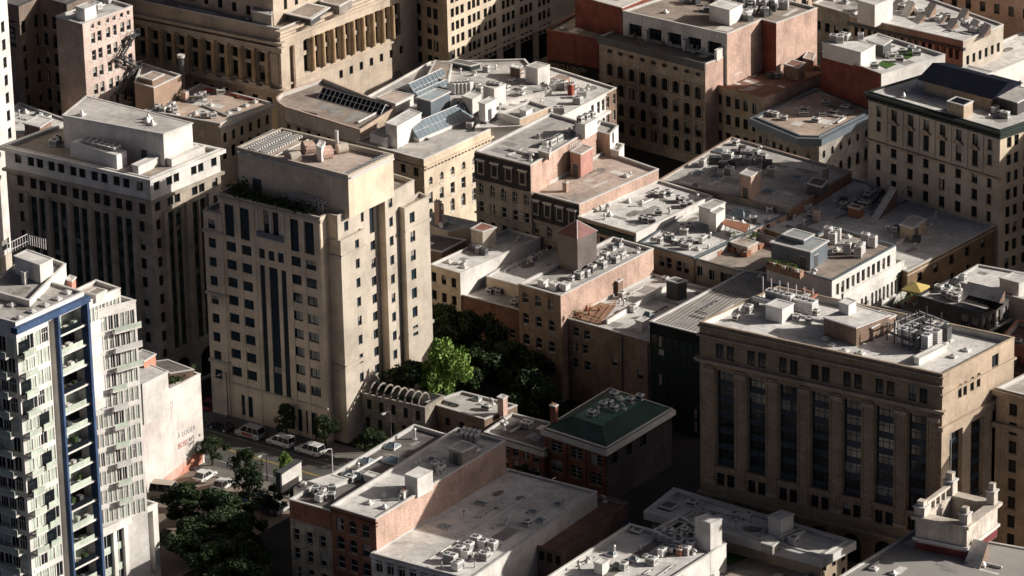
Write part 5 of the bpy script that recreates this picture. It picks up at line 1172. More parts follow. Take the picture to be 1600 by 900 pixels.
# P: lit white roof
P_ = building('white_parapet_building', 'sunlit white flat roof crowded with units and a tall white box at the bottom edge', 'building',
    [(852, 903), (985, 945), (1135, 849), (1062, 805), (1021, 828), (984, 818)], 11, pale, rf_w, {1: lambda fc: None}, par=.6, walls={1: white}, coping=white)
slab(P_, [(1085.5, 809), (1110, 818), (1128, 811), (1104, 802)], 10.4, 15, white, rf_w, 'lift_house', over=.05, label='tall white box shaped lift house')
b = MB(); p, q = at(1030, 845, 10.42), at(930, 912, 10.42); u = (q-p).normalized(); nn = V((u.y, -u.x, 0)); b.poly([p-nn*.8, p+nn*.8, q+nn*.8, q-nn*.8][::-1], rf_d); b.build('walkway_mat', P_.root)
slab(P_, [(928, 878), (941, 882), (952, 874), (940, 870)], 10.4, 12.2, white, rf_w, 'roof_hatch')
for x, y, w in ((1022, 838, 2.0), (1030, 841, 1.6), (1039, 846, 1.6), (1048, 850, 1.3), (1060, 856, 1.3), (1071, 866, 1.4), (1012, 832, 1.5), (1045, 838, 1.2), (1080, 858, 1.1), (1088, 851, 1.0), (1095, 846, .9), (1060, 845, .9)): ac(P_, x, y, w, 1.0, 1.25, rot=8*(x % 3))
slab(P_, [(985, 828), (998, 832), (1007, 826), (994, 822)], 10.4, 10.8, copd, rf_d, 'roof_hatch')
slab(P_, [(1040, 826), (1052, 830), (1072, 818), (1060, 814)], 10.4, 10.9, copd, blk, 'light_slot')
clutter(P_, [(1070, 833), (1082, 838), (1060, 838), (1100, 862), (1078, 826), (917, 878), (880, 893), (955, 868), (965, 885), (975, 890), (990, 876), (960, 862), (905, 890), (1000, 858), (1010, 870), (935, 893), (1018, 882), (1028, 876), (1035, 868), (1072, 850), (1082, 866), (1050, 862), (895, 887)], 8, .25)
chimney(P_, 1062, 868, .8, .7, 1, terra); 
def f(fc):
    fc.fm = wframe; x, z = fc.at(1030, 812); fc.win(x, z-1, 2.2, 2.0, 'two')
Q_ = building('grey_roof_corner_building', 'corner building with shaded pale roof and sloping overhang below the office block', 'building',
    [(1018, 796), (1283, 868), (1324, 845), (1056, 766)], 10, beige, rf_w, {0: f, 1: lambda fc: fc.gpx((1288, 885), (1318, 868), (1288, 912), 3, 2, 1, 1.7, 'arch')}, par=.4, cornice=[(.9, 8.6, 9.9, cop)])
slab(Q_, [(1028, 790), (1048, 796), (1062, 787), (1042, 781)], 9.6, 10, copd, rf_d, 'roof_hatch')
slab(Q_, [(1048, 818), (1053, 820), (1087, 797), (1082, 795)], 9.6, 9.95, copd, blk, 'light_slot')
slab(Q_, [(1200, 806), (1220, 812), (1240, 803), (1221, 797)], 9.6, 12.4, white, rf_w, 'penthouse')
slab(Q_, [(1217, 838), (1226, 841), (1257, 829), (1249, 826)], 9.6, 10.2, cop, skyl, 'skylight')
slab(Q_, [(1190, 848), (1207, 853), (1217, 846), (1200, 841)], 9.6, 11, grey_st, rf_w, 'roof_hatch')
for i in range(14): vent(Q_, 1065+i*12, 770+i*3.4, .4, .14, kind=2)
for x, y in ((1053, 772), (1056, 770), (1060, 771)): vent(Q_, x, y, 1.6, .12)
clutter(Q_, [(1200, 858), (1143, 800), (1170, 812), (1240, 850), (1090, 800), (1150, 828), (1120, 790), (1175, 838), (1148, 812), (1082, 790)], 2, .4)
Q2 = building('low_brown_wing', 'low brown roofed wing with a rectangle of green turf at the bottom right', 'building',
    [(1040, 900), (1190, 945), (1290, 880), (1130, 838)], 7, tan, rf_b, {}, par=.5)
b = MB(); b.poly([at(1121, 872, 6.55), at(1140, 884, 6.55), at(1188, 862, 6.55), at(1166, 850, 6.55)], grass); o = b.build('turf_patch', Q2.root)
# K: green copper roof
def f(fc):
    fc.fm = wframe; fc.sill = tan; fc.blinds = .3
    fc.rpx((869, 700), (931, 717), 3, 2.4, 1.8, 'grid'); fc.rpx((869, 729), (931, 747), 3, 2.4, 2.0, 'grid'); fc.rpx((869, 757), (931, 775), 3, 2.4, 2.0, 'grid')
    for q in (.02, .35, .66, .97): fc.bx(fc.W*q-.25, fc.W*q+.25, 0, 8.4, .12)
K_ = building('green_roof_building', 'red brick building with a dark green copper hipped roof', 'building',
    [(850, 668), (947, 700), (1050, 638), (953, 606)], 9.5, brick, rf_gr, {0: f, 1: lambda fc: fc.rpx((960, 715), (1005, 690), 3, 1.6, 1.8, 'grid')}, par=.5, cornice=[(.45, 8.4, 9.2, cop)], walls={1: drk})  # right wall coloured near black in place of its shade
b = MB(); E = offset(K_.pts, -.1); T = offset(K_.pts, -3.4); E = [V((p.x, p.y, 9.5)) for p in E]; T = [V((p.x, p.y, 11.0)) for p in T]
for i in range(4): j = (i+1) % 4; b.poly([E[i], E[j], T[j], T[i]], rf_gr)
b.poly(T, mat('sun_tinted_copper', (.09, .19, .14), .6, 'plain', .4))  # lighter green on the flat top stands in for sunlight
for i in range(4): b.tube(E[i], T[i], .08, greenc, 5)
b.build('hipped_roof', K_.root); K_.zr = 11.0
for x, y in ((943, 637), (952, 634), (985, 630), (960, 642), (925, 650), (1000, 625)): ac(K_, x, y, 1.1, .9, .9)
clutter(K_, [(935, 645), (970, 625), (975, 640), (960, 620)], 3, .1)
chimney(K_, 866, 664, 1, .8, 3.2, brick, z=9.2)
def f(fc):
    fc.fm = wframe; fc.sill = tan
    fc.rpx((790, 703), (838, 714), 4, 1.1, 1.6); fc.rpx((790, 724), (838, 736), 4, 1.1, 1.6); fc.band(5.3, .7, .4, cop)
KL = building('low_brick_building', 'two storey red brick building with a pale cornice left of the green roof', 'building',
    [(756, 675), (850, 703), (893, 668), (800, 645)], 6.3, brick, rf_d, {0: f}, par=.3)
ac(KL, 823, 668, 1.7, 1.3, 1); vent(KL, 788, 672); clutter(KL, [(838, 687), (850, 655), (790, 662), (815, 655)], 5, .2)
def f(fc):
    fc.fm = dframe; fc.sill = grey_st
    fc.rpx((677, 654), (744, 671), 4, .95, 1.3)
SB = building('small_grey_brick_building', 'small dull brick building with four little windows right of the arched ruin', 'building',
    [(665, 628), (757, 655), (808, 633), (722, 611)], 6.6, brownb, rf_g, {0: f}, par=.3)
slab(SB, [(777, 620), (786, 623), (793, 619), (784, 616)], 6.3, 9.4, pinkb, rf_g, 'chimney', over=.1)
clutter(SB, [(735, 618), (770, 632), (760, 640), (790, 634), (745, 625)], 7, .1)
def f(fc):
    fc.fm = dframe; fc.gl = blk; fc.blinds = 0
    fc.rpx((558, 626), (653, 651), 6, .85, 1.7, 'bare'); fc.rpx((556, 654), (651, 679), 6, .85, 1.8, 'bare')
    fc.band(7.3-.75, .2, .12, grey_st)
ST = building('stone_ruin', 'roofless grey stone facade with a row of curved ribs above two rows of dark openings', 'ruin',
    [(543, 609), (664, 637), (694, 618), (573, 590)], 7.3, rubble, rf_d, {0: f}, par=2.5, coping=grey_st)
for i in range(11):
    b = MB(); p0 = ST.pts[0].lerp(ST.pts[1], (i+.25)/11.2); p1 = ST.pts[3].lerp(ST.pts[2], (i+.25)/11.2); d = (p1-p0)*.55; pts = []
    for k in range(9): t = math.pi*k/8; pts.append(p0+d*(.5-.5*math.cos(t))+V((0, 0, .1+1.5*math.sin(t))))
    b.path(pts, .16, grey_st, 6); b.build('arched_rib', ST.root)
# ============================================================ blue framed apartment tower
def curtain(fc, xa, xb, zt, nfl, dz, nb, seed, open_=.25):
    """pale curtain walled storeys: floor bands, mullions, curtained panes and a few dark openings"""
    r = random.Random(seed); w = (xb-xa)/nb
    for k in range(nfl):
        z = zt-(k+1)*dz
        if z < fc.z0+.2: break
        for i in range(nb):
            x = xa+w*(i+.5); g = glass if r.random() < open_ else curt
            fc.hole(x, z+.55, w-.16, dz-.75); fc.fm = wframe
            b0 = fc.blinds; fc.blinds = 0; fc.pane(x, z+.55, w-.16, dz-.75, r.choice(['three', 'two', 'two']), gl=g); fc.blinds = b0
        fc.bx(xa, xb, z, z+.5, .06, white)
def front(fc):
    fc.dp = .12; dz = 3.0; P = fc.at; fc.blinds = 0
    xa = P(40, 500)[0]; x85 = P(85, 480)[0]; 
    curtain(fc, .5, x85-1.5, 47.6, 14, dz, 4, 3, .18)
    fc.holes.append((x85-1.4, x85-.3, 2, 48.0, 0, 1.6)); fc.mb.box(fc.fr, x85-1.4, x85-.3, 2, 48, -1.75, -1.6, dk)
    rr = random.Random(31)
    for k in range(14):
        z = 44.6-k*3
        if z > 12 and rr.random() < .75: xo = rr.choice([.2, 2.0, 3.4]); fc.bx(xo, xo+2.1, z, z+.22, .9, pale); fc.bx(xo, xo+2.1, z+.22, z+1.05, .9, curt, d0=.84); fc.bx(xo+.1, xo+2.0, z+.3, z+2.3, .08, glass, d0=.0)
    # recessed balcony slot between the two blue fins
    x0 = x85+.5; x1 = fc.W-.1; fc.holes.append((x0, x1, 2, 48.0, 0, 2.2))
    for k in range(15):
        z = 45-k*dz; fc.mb.box(fc.fr, x0, x1, z, z+.28, -2.2, .25, white); fc.mb.box(fc.fr, x0, x1-.9, z+.28, z+1.1, .12, .2, curt if k % 3 else glass)
        fc.mb.box(fc.fr, x0, x1, z+.28, z+dz, -2.35, -2.2, glass if k % 2 else curt)
        if z < 4: break
    for x, w in ((x85, .36), (fc.W, .46)): fc.mb.box(fc.fr, x-w/2, x+w/2, 0, 48.4, -.6, .7, bluef)
    fc.mb.box(fc.fr, -.5, fc.W+.5, 48.5, 49.4, -.5, .75, bluef)
    for k in range(14):     # projecting balconies on the left part
        z = 44.6-k*dz
        if z > 12: fc.bx(.2, 2.6, z, z+.25, 1.2, white); fc.bx(.2, 2.6, z+.25, z+1.1, 1.2, curt, d0=1.12)
def side(fc):
    fc.dp = .12
    for k in range(14): z = 44.6-k*3; fc.bx(1, fc.W-1, z, z+.25, 1.4, white); fc.bx(1, fc.W-1, z+.25, z+1.1, 1.4, curt, d0=1.3)
    curtain(fc, .5, fc.W-.5, 47.6, 14, 3.0, 7, 9, .6)
BL = building('blue_framed_tower', 'pale apartment tower with tall blue fins and a blue beam, lower left', 'apartment tower',
    [(-75, 477), (24, 504), (131, 456), (55, 432)], 50, white, rf_g, {1: front, 0: side}, par=.35, coping=cop)
def bw(name, px, H, fac=None, base=0, roof=rf_g, par=.5): return building(name, '', '', px, H, white, roof, fac, par=par, base=base, root=BL.root, coping=white)
bw('b', [(-60, 480), (55.5, 433), (103, 413), (10, 387)][:1]+[(0, 449), (103, 413.5), (40, 390)][:0]+[(-20, 452), (46, 470), (103, 412), (50, 392)], 50.6, {}, 20)
slab(BL, [(22, 400), (62, 414), (82, 404), (42, 390)], 50.2, 53.0, white, white, 'lift_house', label='white plant room with rounded corners'); slab(BL, [(33, 424), (38, 426), (42, 423), (37, 421)], 50.2, 52, pale, pale, 'chimney_stack')
b = MB(); q = [at(12, 398, 53), at(44, 382, 53), at(72, 390, 53)]
for p, e in zip(q, q[1:]):
    n = 8
    for k in range(n+1): c = p.lerp(e, k/n); b.tube(c, c+V((0, 0, 1.6)), .05, galv, 4)
    for z in (.5, 1.6): b.tube(p+V((0, 0, z)), e+V((0, 0, z)), .05, galv, 4)
b.build('railing', BL.root)
for x, y in ((45, 451), (60, 453), (18, 478), (105, 458), (90, 468), (70, 478), (50, 488), (30, 498), (4, 450)): vent(BL, x, y, .4, .2, kind=2)
def f3(fc): fc.dp = .12; fc.blinds = 0; curtain(fc, .3, fc.W-.3, 45.9, 1, 2.9, 9, 5, .1)
bw('c', [(100, 461), (133, 472), (188, 450), (150, 437)], 47, {1: f3}, 30, rf_p)
slab(BL, [(134, 457), (150, 461), (166, 453), (150, 449)], 46.4, 47.6, pale, rf_b, 'roof_box'); slab(BL, [(103, 436), (112, 439), (118, 433), (109, 430)], 46.4, 48.4, salmon, pale, 'roof_box'); clutter(BL, [], 1)
def f4(fc):
    fc.dp = .12; fc.blinds = 0
    curtain(fc, .3, fc.W*.42, 43.9, 11, 2.95, 4, 6, .12); curtain(fc, fc.W*.66, fc.W-.3, 43.9, 11, 2.95, 3, 7, .12); curtain(fc, fc.W*.43, fc.W*.65, 43.9, 11, 2.95, 2, 8, .5)
    for k in range(11):
        z = 41.0-k*2.95; a, c = (.40, .68) if k > 2 else (.5, 1.03)
        if z > 12.5: fc.bx(fc.W*a, fc.W*c, z, z+.25, .85, pale); fc.bx(fc.W*a, fc.W*c, z+.25, z+1.0, .85, (curt, galv, curt)[k % 3], d0=.78)
bw('d', [(95, 479), (133, 490), (212, 461+8), (175, 458)], 45, {1: f4}, 0, rf_d)
def f5(fc):
    fc.gl = glass; fc.fm = wframe; fc.blinds = .2; fc.dp = .5
    for q in (.12, .33, .52): fc.strip(fc.W*q, 1, 10.8, 1.5 if q > .2 else 2.0, 3, curt, .7, 'two', .5)
    fc.strip(fc.W*.8, 1, 11.2, 2.6, 3, pale, .7, 'three', 1.0)
bw('e', [(140, 823), (158, 829), (246, 786), (226, 780)], 12, {1: f5}, 0, rf_d)
bw('f', [(0, 884), (20, 893), (112, 852), (90, 846)], 12, {1: f5}, 0, rf_d)
# balcony clutter: small pots and chairs boxes on slabs
r = random.Random(12); fb = Fac(BL.root, MB(), BL.pts[1], BL.pts[2], 0, 50, white); x85 = fb.at(85, 480)[0]
b = MB()
for k in range(15):
    z = 45.28-k*3
    if z < 4: break
    for j in range(3): x = x85+1+r.random()*(fb.W-x85-2.4); d = -1.6+r.random()*1.4; s = .2+r.random()*.3; b.box(fb.fr, x-s, x+s, z, z+.4+r.random()*.7, d-s, d+s, r.choice([pale, copd, leaf, galv, curt, dk]))
b.build('balcony_furniture', BL.root, kind='stuff')
# ============================================================ white party wall building with a faded mural
def f(fc): x, z = fc.at(276, 604); fc.win(x, z-.8, 1.3, 1.2, 'plain')
WP = building('white_mural_building', 'low building with a tall white painted side wall, faded advert and salmon base', 'building',
    [(150, 623), (205, 640), (313, 584), (258, 566)], 15, pale, rf_w, {1: f}, par=.5, walls={1: mat('faded_white_wall', (.74, .66, .60), .9, 'wall', .14)}, coping=white)
slab(WP, [(228, 566), (266, 583), (302, 577), (262, 562)], 14.5, 16.2, brownb, rf_d, 'roof_shed'); green(WP, [(270+i*4, 597-i*2.6) for i in range(9)], 15, seed=7, rad=.35)
slab(WP, [(190, 586), (222, 600), (262, 580), (232, 568)], 12, 18.8, pale, rf_w, 'upper_block')
slab(WP, [(205, 556), (225, 564), (243, 553), (222, 546)], 12, 20, salmon, rf_g, 'upper_block')
fw = Fac(WP.root, MB(), WP.pts[1], WP.pts[2], 0, 15, pale); b = MB(); P = lambda px, py: (lambda x, z: fw.O+fw.u*x+fw.n*.012+V((0, 0, z)))(*fw.at(px, py))
b.poly([P(274, 752), P(317, 722), P(317, 699), P(300, 712)], salmon); b.poly([P(225, 776), P(274, 752), P(300, 712), P(262, 742)], mat('pale_salmon', (.70, .42, .34), .9, 'wall', .3)); b.build('painted_base', WP.root)
gry = mat('faded_grey_paint', (.40, .40, .40), .9, 'plain', .3); rd = mat('faded_red_paint', (.50, .20, .16), .9, 'plain', .3); bk = mat('faded_black_paint', (.10, .09, .09), .9, 'plain', .3)
text_on(fw, 'À LOUER', 291.5, 675, 1.15, gry, WP.root, d=.03, sx=.95)
text_on(fw, 'BOSS', 286, 694, 1.25, rd, WP.root, d=.03, sx=.9); text_on(fw, 'art', 299, 684, 1.2, bk, WP.root, d=.03); text_on(fw, 'pex', 299, 691.5, 1.0, bk, WP.root, d=.03, rot=8); text_on(fw, 'a', 311.5, 679, 1.0, bk, WP.root, d=.03)
for k, c in enumerate('HOTEL'): text_on(fw, c, 268, 629+k*6, .8, mat('ghost_paint', (.58, .54, .50), .9, 'flat'), WP.root, d=.03)
for B in ALLB:
    if B is not K_: dress(B)
    else: B.rmb.build('roof', B.root)
# ============================================================ unseen blocks added out of view to cast shade on roofs and walls
def offb(name, label, px, z, H, fl=6):
    pts = [at(x, y, z) for x, y in px]; root = thing(name, label, 'tower', (sum(p.x for p in pts)/4, sum(p.y for p in pts)/4, 0)); mb = MB()
    for i in range(4):
        fc = Fac(root, mb, V((pts[i].x, pts[i].y, 0)), V((pts[(i+1) % 4].x, pts[(i+1) % 4].y, 0)), 0, H, beige)
        n = int(fc.W/5); nf = int(H/6)
        for a in range(n): fc.strip(fc.W*(a+.5)/n, 3, H-2, 2.6, nf, brownb, .6, 'bare', .3)
        fc.finish()
    mb.build('wall', root); b = MB(); b.poly([(p.x, p.y, H-.1) for p in pts], rf_g); b.build('roof', root); b = MB(); b.ring([V((p.x, p.y, 0)) for p in pts], .4, .4, H-.6, H+.3, cop); b.build('cornice', root)
offb('shade_block_ochre', 'unseen block added beyond right edge, shading the ochre walled building', [(1640, 322), (1990, 425), (2150, 340), (1800, 240)], 17, 34)
offb('shade_block_green_roof', 'unseen tower added beyond right edge, shading the green roof building', [(1950, 735), (2200, 800), (2330, 690), (2080, 625)], 0, 60)
offb('shade_block_tan_roof', 'unseen block added beyond right edge, shading the rounded tan roof building', [(1640, 290), (1760, 325), (1850, 280), (1730, 245)], 0, 28)
offb('shade_block_office', 'unseen block added beyond right edge, shading the big office block', [(1640, 825), (1760, 855), (1850, 805), (1730, 775)], 0, 36)
offb('shade_block_top', 'unseen tower added above the top edge, shading the tall beige block', [(1040, 130), (1180, 165), (1280, 80), (1140, 50)], 0, 34)
# ============================================================ trees
def crown_mesh(key, rad, hgt, n, seed, m=leaf, leafs=.22, clumps=30):
    if key in CACHE: return CACHE[key]
    r = random.Random(seed); b = MB(); k = b.mi(m); cl = []
    for i in range(clumps):
        a = r.random()*6.283; u = r.random()**.5; z = r.random(); prof = math.sin(math.pi*(.18+.74*z))
        cl.append((V((math.cos(a)*rad*u*prof*.98, math.sin(a)*rad*u*prof*.98, hgt*(.15+.8*z))), rad*(.13+.22*r.random())))
    for i in range(n):
        c, s = r.choice(cl); d = V((r.gauss(0, 1), r.gauss(0, 1), r.gauss(0, .8))).normalized()*s*(.55+.5*r.random()); p = c+d
        q = V((r.gauss(0, 1), r.gauss(0, 1), r.gauss(.6, 1))).normalized(); t = q.cross(V((r.random(), r.random(), r.random()))).normalized(); w_ = q.cross(t); e = leafs*(.45+1.0*r.random())
        j = len(b.v); b.v += [p-t*e, p-w_*e*.6, p+t*e, p+w_*e*.6]; b.f.append([j, j+1, j+2, j+3]); b.m.append(k)
    me = bpy.data.meshes.new('crown'); me.from_pydata([tuple(v) for v in b.v], [], b.f); me.materials.append(m); CACHE[key] = me; CACHE[key+'_cl'] = cl; return me
def tree(label, px, py, rad, hgt, var=0, zc=None, m=leaf, group=None, dense=5200):
    """px,py: pixel of the crown's middle"""
    th = hgt*.35; zc = th+hgt*.5*.9 if zc is None else zc; c = at(px, py, zc); root = thing('tree', label, 'tree', (c.x, c.y, 0), group, rz=random.Random(px).random()*6)
    key = 'cr%d_%s_%d' % (var, m.name, dense); me = crown_mesh(key, 4.0, 7.0, dense, var+1, m)
    o = bpy.data.objects.new('crown', me); C.objects.link(o); o.parent = root; s = rad/4.0; ch = hgt-th*.7; o.scale = (s, s, ch/7.0); o.location = (0, 0, th*.7)
    b = MB(); WL[root] = V((0, 0, 0)); b.tube((0, 0, 0), (.1, 0, th), .26, bark, 7, .18)
    for (q, sz) in CACHE[key+'_cl'][:7]: e = V((q.x*s, q.y*s, th*.7+q.z*ch/7)); b.tube((.1, 0, th*.8), e, .12, bark, 5, .04)
    b.build('trunk', root)
T6 = [
 ('big shaded tree at the top of the clump in the parking lot', 300, 775, 4.6, 7, 0), ('dark round tree over the right side of the parking lot clump', 352, 786, 4.4, 7.5, 1),
 ('dark tree jutting left from the parking lot clump', 296, 830, 4.4, 7.5, 2), ('dark tree in the middle of the parking lot clump', 335, 822, 5.0, 7.5, 3),
 ('dark tree at the bottom centre of the parking lot clump', 340, 870, 5.2, 7.5, 0), ('dark tree at the bottom right of the parking lot clump', 378, 855, 3.9, 7.5, 2),
 ('tree at the lower right rim of the parking lot clump', 380, 815, 3.4, 7.5, 1), ('lowest tree of the parking lot clump, cut by the bottom edge', 372, 897, 4.4, 7.5, 3)]
for l, x, y, rd_, h, v in T6: tree(l, x, y, rd_, h, v, group='trees clumped in the parking lot', dense=12000)
for l, x, y, rd_, h, v in (('small leafy tree at the kerb below the mural wall', 331, 691, 2.4, 5, 1), ('upper lit street tree between the parking lot and the road', 384, 716, 2.3, 7, 2), ('lower dark green street tree beside the parked dark cars', 389, 744, 2.6, 6.5, 0),
    ('dark street tree in front of the cream tower, left one', 447, 645, 2.3, 5.6, 3), ('dark street tree in front of the cream tower, right one', 508, 660, 2.2, 5.6, 1), ('round street tree in front of the arched stone ruin', 577, 682, 2.6, 5, 2)):
    tree(l, x, y, rd_, h, v, group='street trees')
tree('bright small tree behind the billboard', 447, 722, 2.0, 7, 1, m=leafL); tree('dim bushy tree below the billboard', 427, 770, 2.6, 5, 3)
for l, x, y, rd_, h, v in (('dark courtyard tree against the cream tower', 622, 535, 5.4, 12, 0), ('dark courtyard tree nearest the cream low building', 690, 505, 5.8, 12.5, 1), ('dark courtyard tree behind the sunlit one', 735, 515, 5.4, 11.5, 2), ('dark courtyard tree below the sunlit one', 648, 590, 5.4, 10.5, 3),
    ('dark courtyard tree right of the sunlit one', 745, 570, 5.0, 9.5, 0), ('dark courtyard tree beside the brown brick building', 805, 555, 4.8, 9.5, 1), ('dark courtyard tree below the brown brick building', 825, 600, 4.0, 9.5, 2), ('small yellowish tree behind the green roof', 866, 628, 2.2, 7, 3),
    ('dark courtyard tree in the far corner by the orange brick', 652, 500, 5.4, 12.5, 3)):
    tree(l, x, y, rd_, h, v, group='dark courtyard trees', dense=12000)
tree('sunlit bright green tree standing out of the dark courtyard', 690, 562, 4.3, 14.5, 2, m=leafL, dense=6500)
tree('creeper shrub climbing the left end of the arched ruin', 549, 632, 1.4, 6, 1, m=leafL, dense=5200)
tree('dark leafy shrub in the garden behind the low brick building', 835, 640, 2.4, 6, 0); tree('scrubby hedge tree along the foot of the green roof building', 815, 738, 2.6, 4.5, 2)
# ============================================================ vehicles
paint = {}
def cpaint(n, c): return mat('car_paint_'+n, c, .3, 'flat', spec=.6)
def car(name, label, px, py, L=4.5, Wd=1.8, Hh=1.45, kind='car', color=None, ang=0, cat='car', z=0.0, group=None):
    c = at(px, py, .7); a = math.atan2(SU.y, SU.x)+math.radians(ang); root = thing(name, label, cat, (c.x, c.y, z), group, rz=a); WL[root] = V((0, 0, 0)); col = color
    hb = Hh*.56; x = L/2; b = MB(); w_ = Wd/2
    prof = {'car': [(-x, .35), (-x, hb*.9), (-x+.15, hb), (x-.9, hb*.98), (x-.1, hb*.78), (x, .45), (x-.1, .28), (-x+.1, .28)],
            'van': [(-x, .35), (-x+.02, hb), (x-.9, hb*1.0), (x-.15, hb*.80), (x, .45), (x-.1, .28), (-x+.1, .28)]}['car' if kind in ('car', 'pickup') else 'van']
    def loft(prof, ws, m):
        i = len(b.v); n = len(prof); k = b.mi(m)
        for s in (-1, 1):
            for (px_, pz), ww in zip(prof, ws): b.v.append(V((px_, s*ww, pz)))
        b.f.append([i+j for j in range(n)]); b.f.append([i+n+j for j in range(n)][::-1]); b.m += [k, k]
        for j in range(n): g = (j+1) % n; b.f.append([i+j, i+n+j, i+n+g, i+g]); b.m.append(k)
    loft(prof, [w_]*len(prof), col); o = b.build('body', root)
    bm = o.modifiers.new('bevel', 'BEVEL'); bm.width = .09; bm.segments = 2
    b = MB()
    if kind == 'car': c0, c1, t0, t1 = -x+.35, x-1.25, -x+.95, x-2.0
    elif kind == 'van': c0, c1, t0, t1 = -x+.05, x-1.0, -x+.3, x-1.75
    else: c0, c1, t0, t1 = -x+.1, x-1.45, -x+.25, x-2.1
    z0, z1 = hb-.02, Hh
    loft([(c0, z0), (t0, z1), (t1, z1), (c1, z0)], [w_*.96, w_*.82, w_*.82, w_*.96], glass); g = b.build('windows', root)
    b = MB(); loft([(t0-.05, z1-.02), (t0-.02, z1+.05), (t1+.05, z1+.05), (t1+.1, z1-.02)], [w_*.84]*4, col)
    for t in (0, .33, .66, 1):
        for s in (-1, 1): b.tube((c0+(c1-c0)*t, s*w_*.97, z0), (t0+(t1-t0)*t, s*w_*.83, z1), .055, col, 4)
    b.build('roof', root)
    for sx in (-1, 1):
        for s in (-1, 1):
            b = MB(); p = V((sx*(x-.85), s*(w_-.08), .33)); b.tube(p-V((0, .1, 0)), p+V((0, .1, 0)), .33, copd, 14); b.tube(p-V((0, .11, 0)), p+V((0, .11, 0)), .18, galv, 10); b.build('wheel', root)
            b = MB(); q = V((sx*(x-.02), s*(w_-.3), hb*.68)); b.box((V((q.x, q.y, 0)), V((1, 0, 0)), V((0, -1, 0))), -.04, .04, q.z-.08, q.z+.1, -.2, .2, acw if sx > 0 else mat('tail_light', (.35, .02, .02), .3, 'flat')); b.build('headlight' if sx > 0 else 'tail_light', root)
wht = cpaint('white', (.72, .70, .66)); blc = cpaint('black', (.02, .022, .03)); slv = cpaint('silver', (.45, .45, .45)); nvy = cpaint('navy', (.03, .045, .09)); redc = cpaint('red', (.30, .05, .05)); bgc = cpaint('beige', (.40, .34, .26))
car('parked_car', 'dark car parked at the far kerb below the cream tower', 345, 664, 4.4, 1.8, 1.45, 'car', blc, 180)
car('parked_van', 'silver and red van parked behind the white minivan', 391, 676, 4.9, 1.95, 2.0, 'van', slv, 180, 'van')
b = MB(); o = [x for x in bpy.data.objects if x.get('label') == 'silver and red van parked behind the white minivan'][0]; b.box((V((0, 0, 0)), V((1, 0, 0)), V((0, -1, 0))), -1.2, 1.0, .5, 1.0, -.99, .99, redc); b.build('red_side_panel', o)
car('parked_minivan', 'white minivan with dark windows parked at the kerb', 439, 689, 4.7, 1.85, 1.75, 'van', wht, 180, 'minivan')
car('parked_pickup', 'white pickup with a covered bed parked in front of the minivan', 484, 702, 4.9, 1.9, 1.8, 'pickup', wht, 180, 'pickup')
car('parked_car', 'white hatchback parked nose out under the mural wall', 320, 742, 4.3, 1.8, 1.5, 'car', wht, 95)
car('parked_car', 'white car half hidden by the trees of the parking lot', 350, 755, 4.4, 1.8, 1.45, 'car', wht, 95)
car('parked_car', 'navy blue car parked right of the white cars', 394, 773, 4.4, 1.8, 1.45, 'car', nvy, 95)
car('parked_car', 'black car next to the navy car in the parking lot', 411, 782, 4.5, 1.8, 1.5, 'car', blc, 95)
car('parked_car', 'second black car, nearest the billboard post', 425, 790, 4.5, 1.8, 1.45, 'car', blc, 95)
car('parked_car', 'silver car beside the stone rowhouse wall', 439, 792, 4.3, 1.8, 1.45, 'car', slv, 95)
car('parked_camper', 'beige camper with a rounded roof at the foot of the mural wall', 262, 772, 5.4, 2.2, 2.6, 'van', bgc, 20, 'camper')
car('parked_car', 'dark red car on the street in front of the green glass office', 330, 630, 4.3, 1.8, 1.45, 'car', redc, 100)
# billboard
def billboard():
    c = at(455, 752, 6); root = thing('billboard', 'thick two sided billboard on a post, its blank lit side facing right', 'billboard', (c.x, c.y, 0)); b = MB(); WL[root] = V((c.x, c.y, 0))
    u = (at(468, 727, 6)-at(442, 744, 6)).normalized(); n = V((u.y, -u.x, 0)); fr = (V((c.x, c.y, 0)), u, n)
    b.box(fr, -2.7, 2.7, 5.2, 8.3, -.15, .15, pale); b.build('panel', root); b = MB()
    b.box(fr, -2.8, 2.8, 5.0, 5.2, -.3, .3, copd); b.box(fr, -2.8, 2.8, 8.3, 8.45, -.9, .3, copd); b.box(fr, -2.8, 2.8, 5.1, 8.3, -.9, -.2, copd); b.box(fr, 1.2, 2.9, 4.6, 5.0, .2, .9, pale); b.build('frame', root)
    b = MB(); b.cyl((c.x, c.y, 0), .3, 5.2, copd); b.build('post', root)
billboard()
def lamp(label, px, py, h=8, m=copd):
    p = at(px, py, 0); root = thing('street_lamp', label, 'street lamp', (p.x, p.y, 0), 'street lamps'); b = MB(); b.cyl((p.x, p.y, 0), .2, .8, m); b.cyl((p.x, p.y, .8), .11, h-.8, m, .07); b.build('pole', root)
    b = MB(); d = SN; b.path([(p.x, p.y, h), tuple(p+d*.8+V((0, 0, h+.3))), tuple(p+d*1.6+V((0, 0, h+.3)))], .06, m); b.build('arm', root); b = MB(); q = p+d*1.7; b.box((V((q.x, q.y, 0)), SU, SN), -.18, .18, h+.18, h+.36, -.4, .4, galv); b.build('lamp_head', root)
lamp('dark street lamp on the near kerb beside the lower street trees', 418, 752, 4.5); lamp('pale street lamp standing at the kerb by the stone rowhouse', 520, 748, 5, acw); lamp('dark street lamp in front of the cream tower entrance', 357, 655, 8); lamp('street lamp in front of the arched stone ruin', 612, 708, 7)
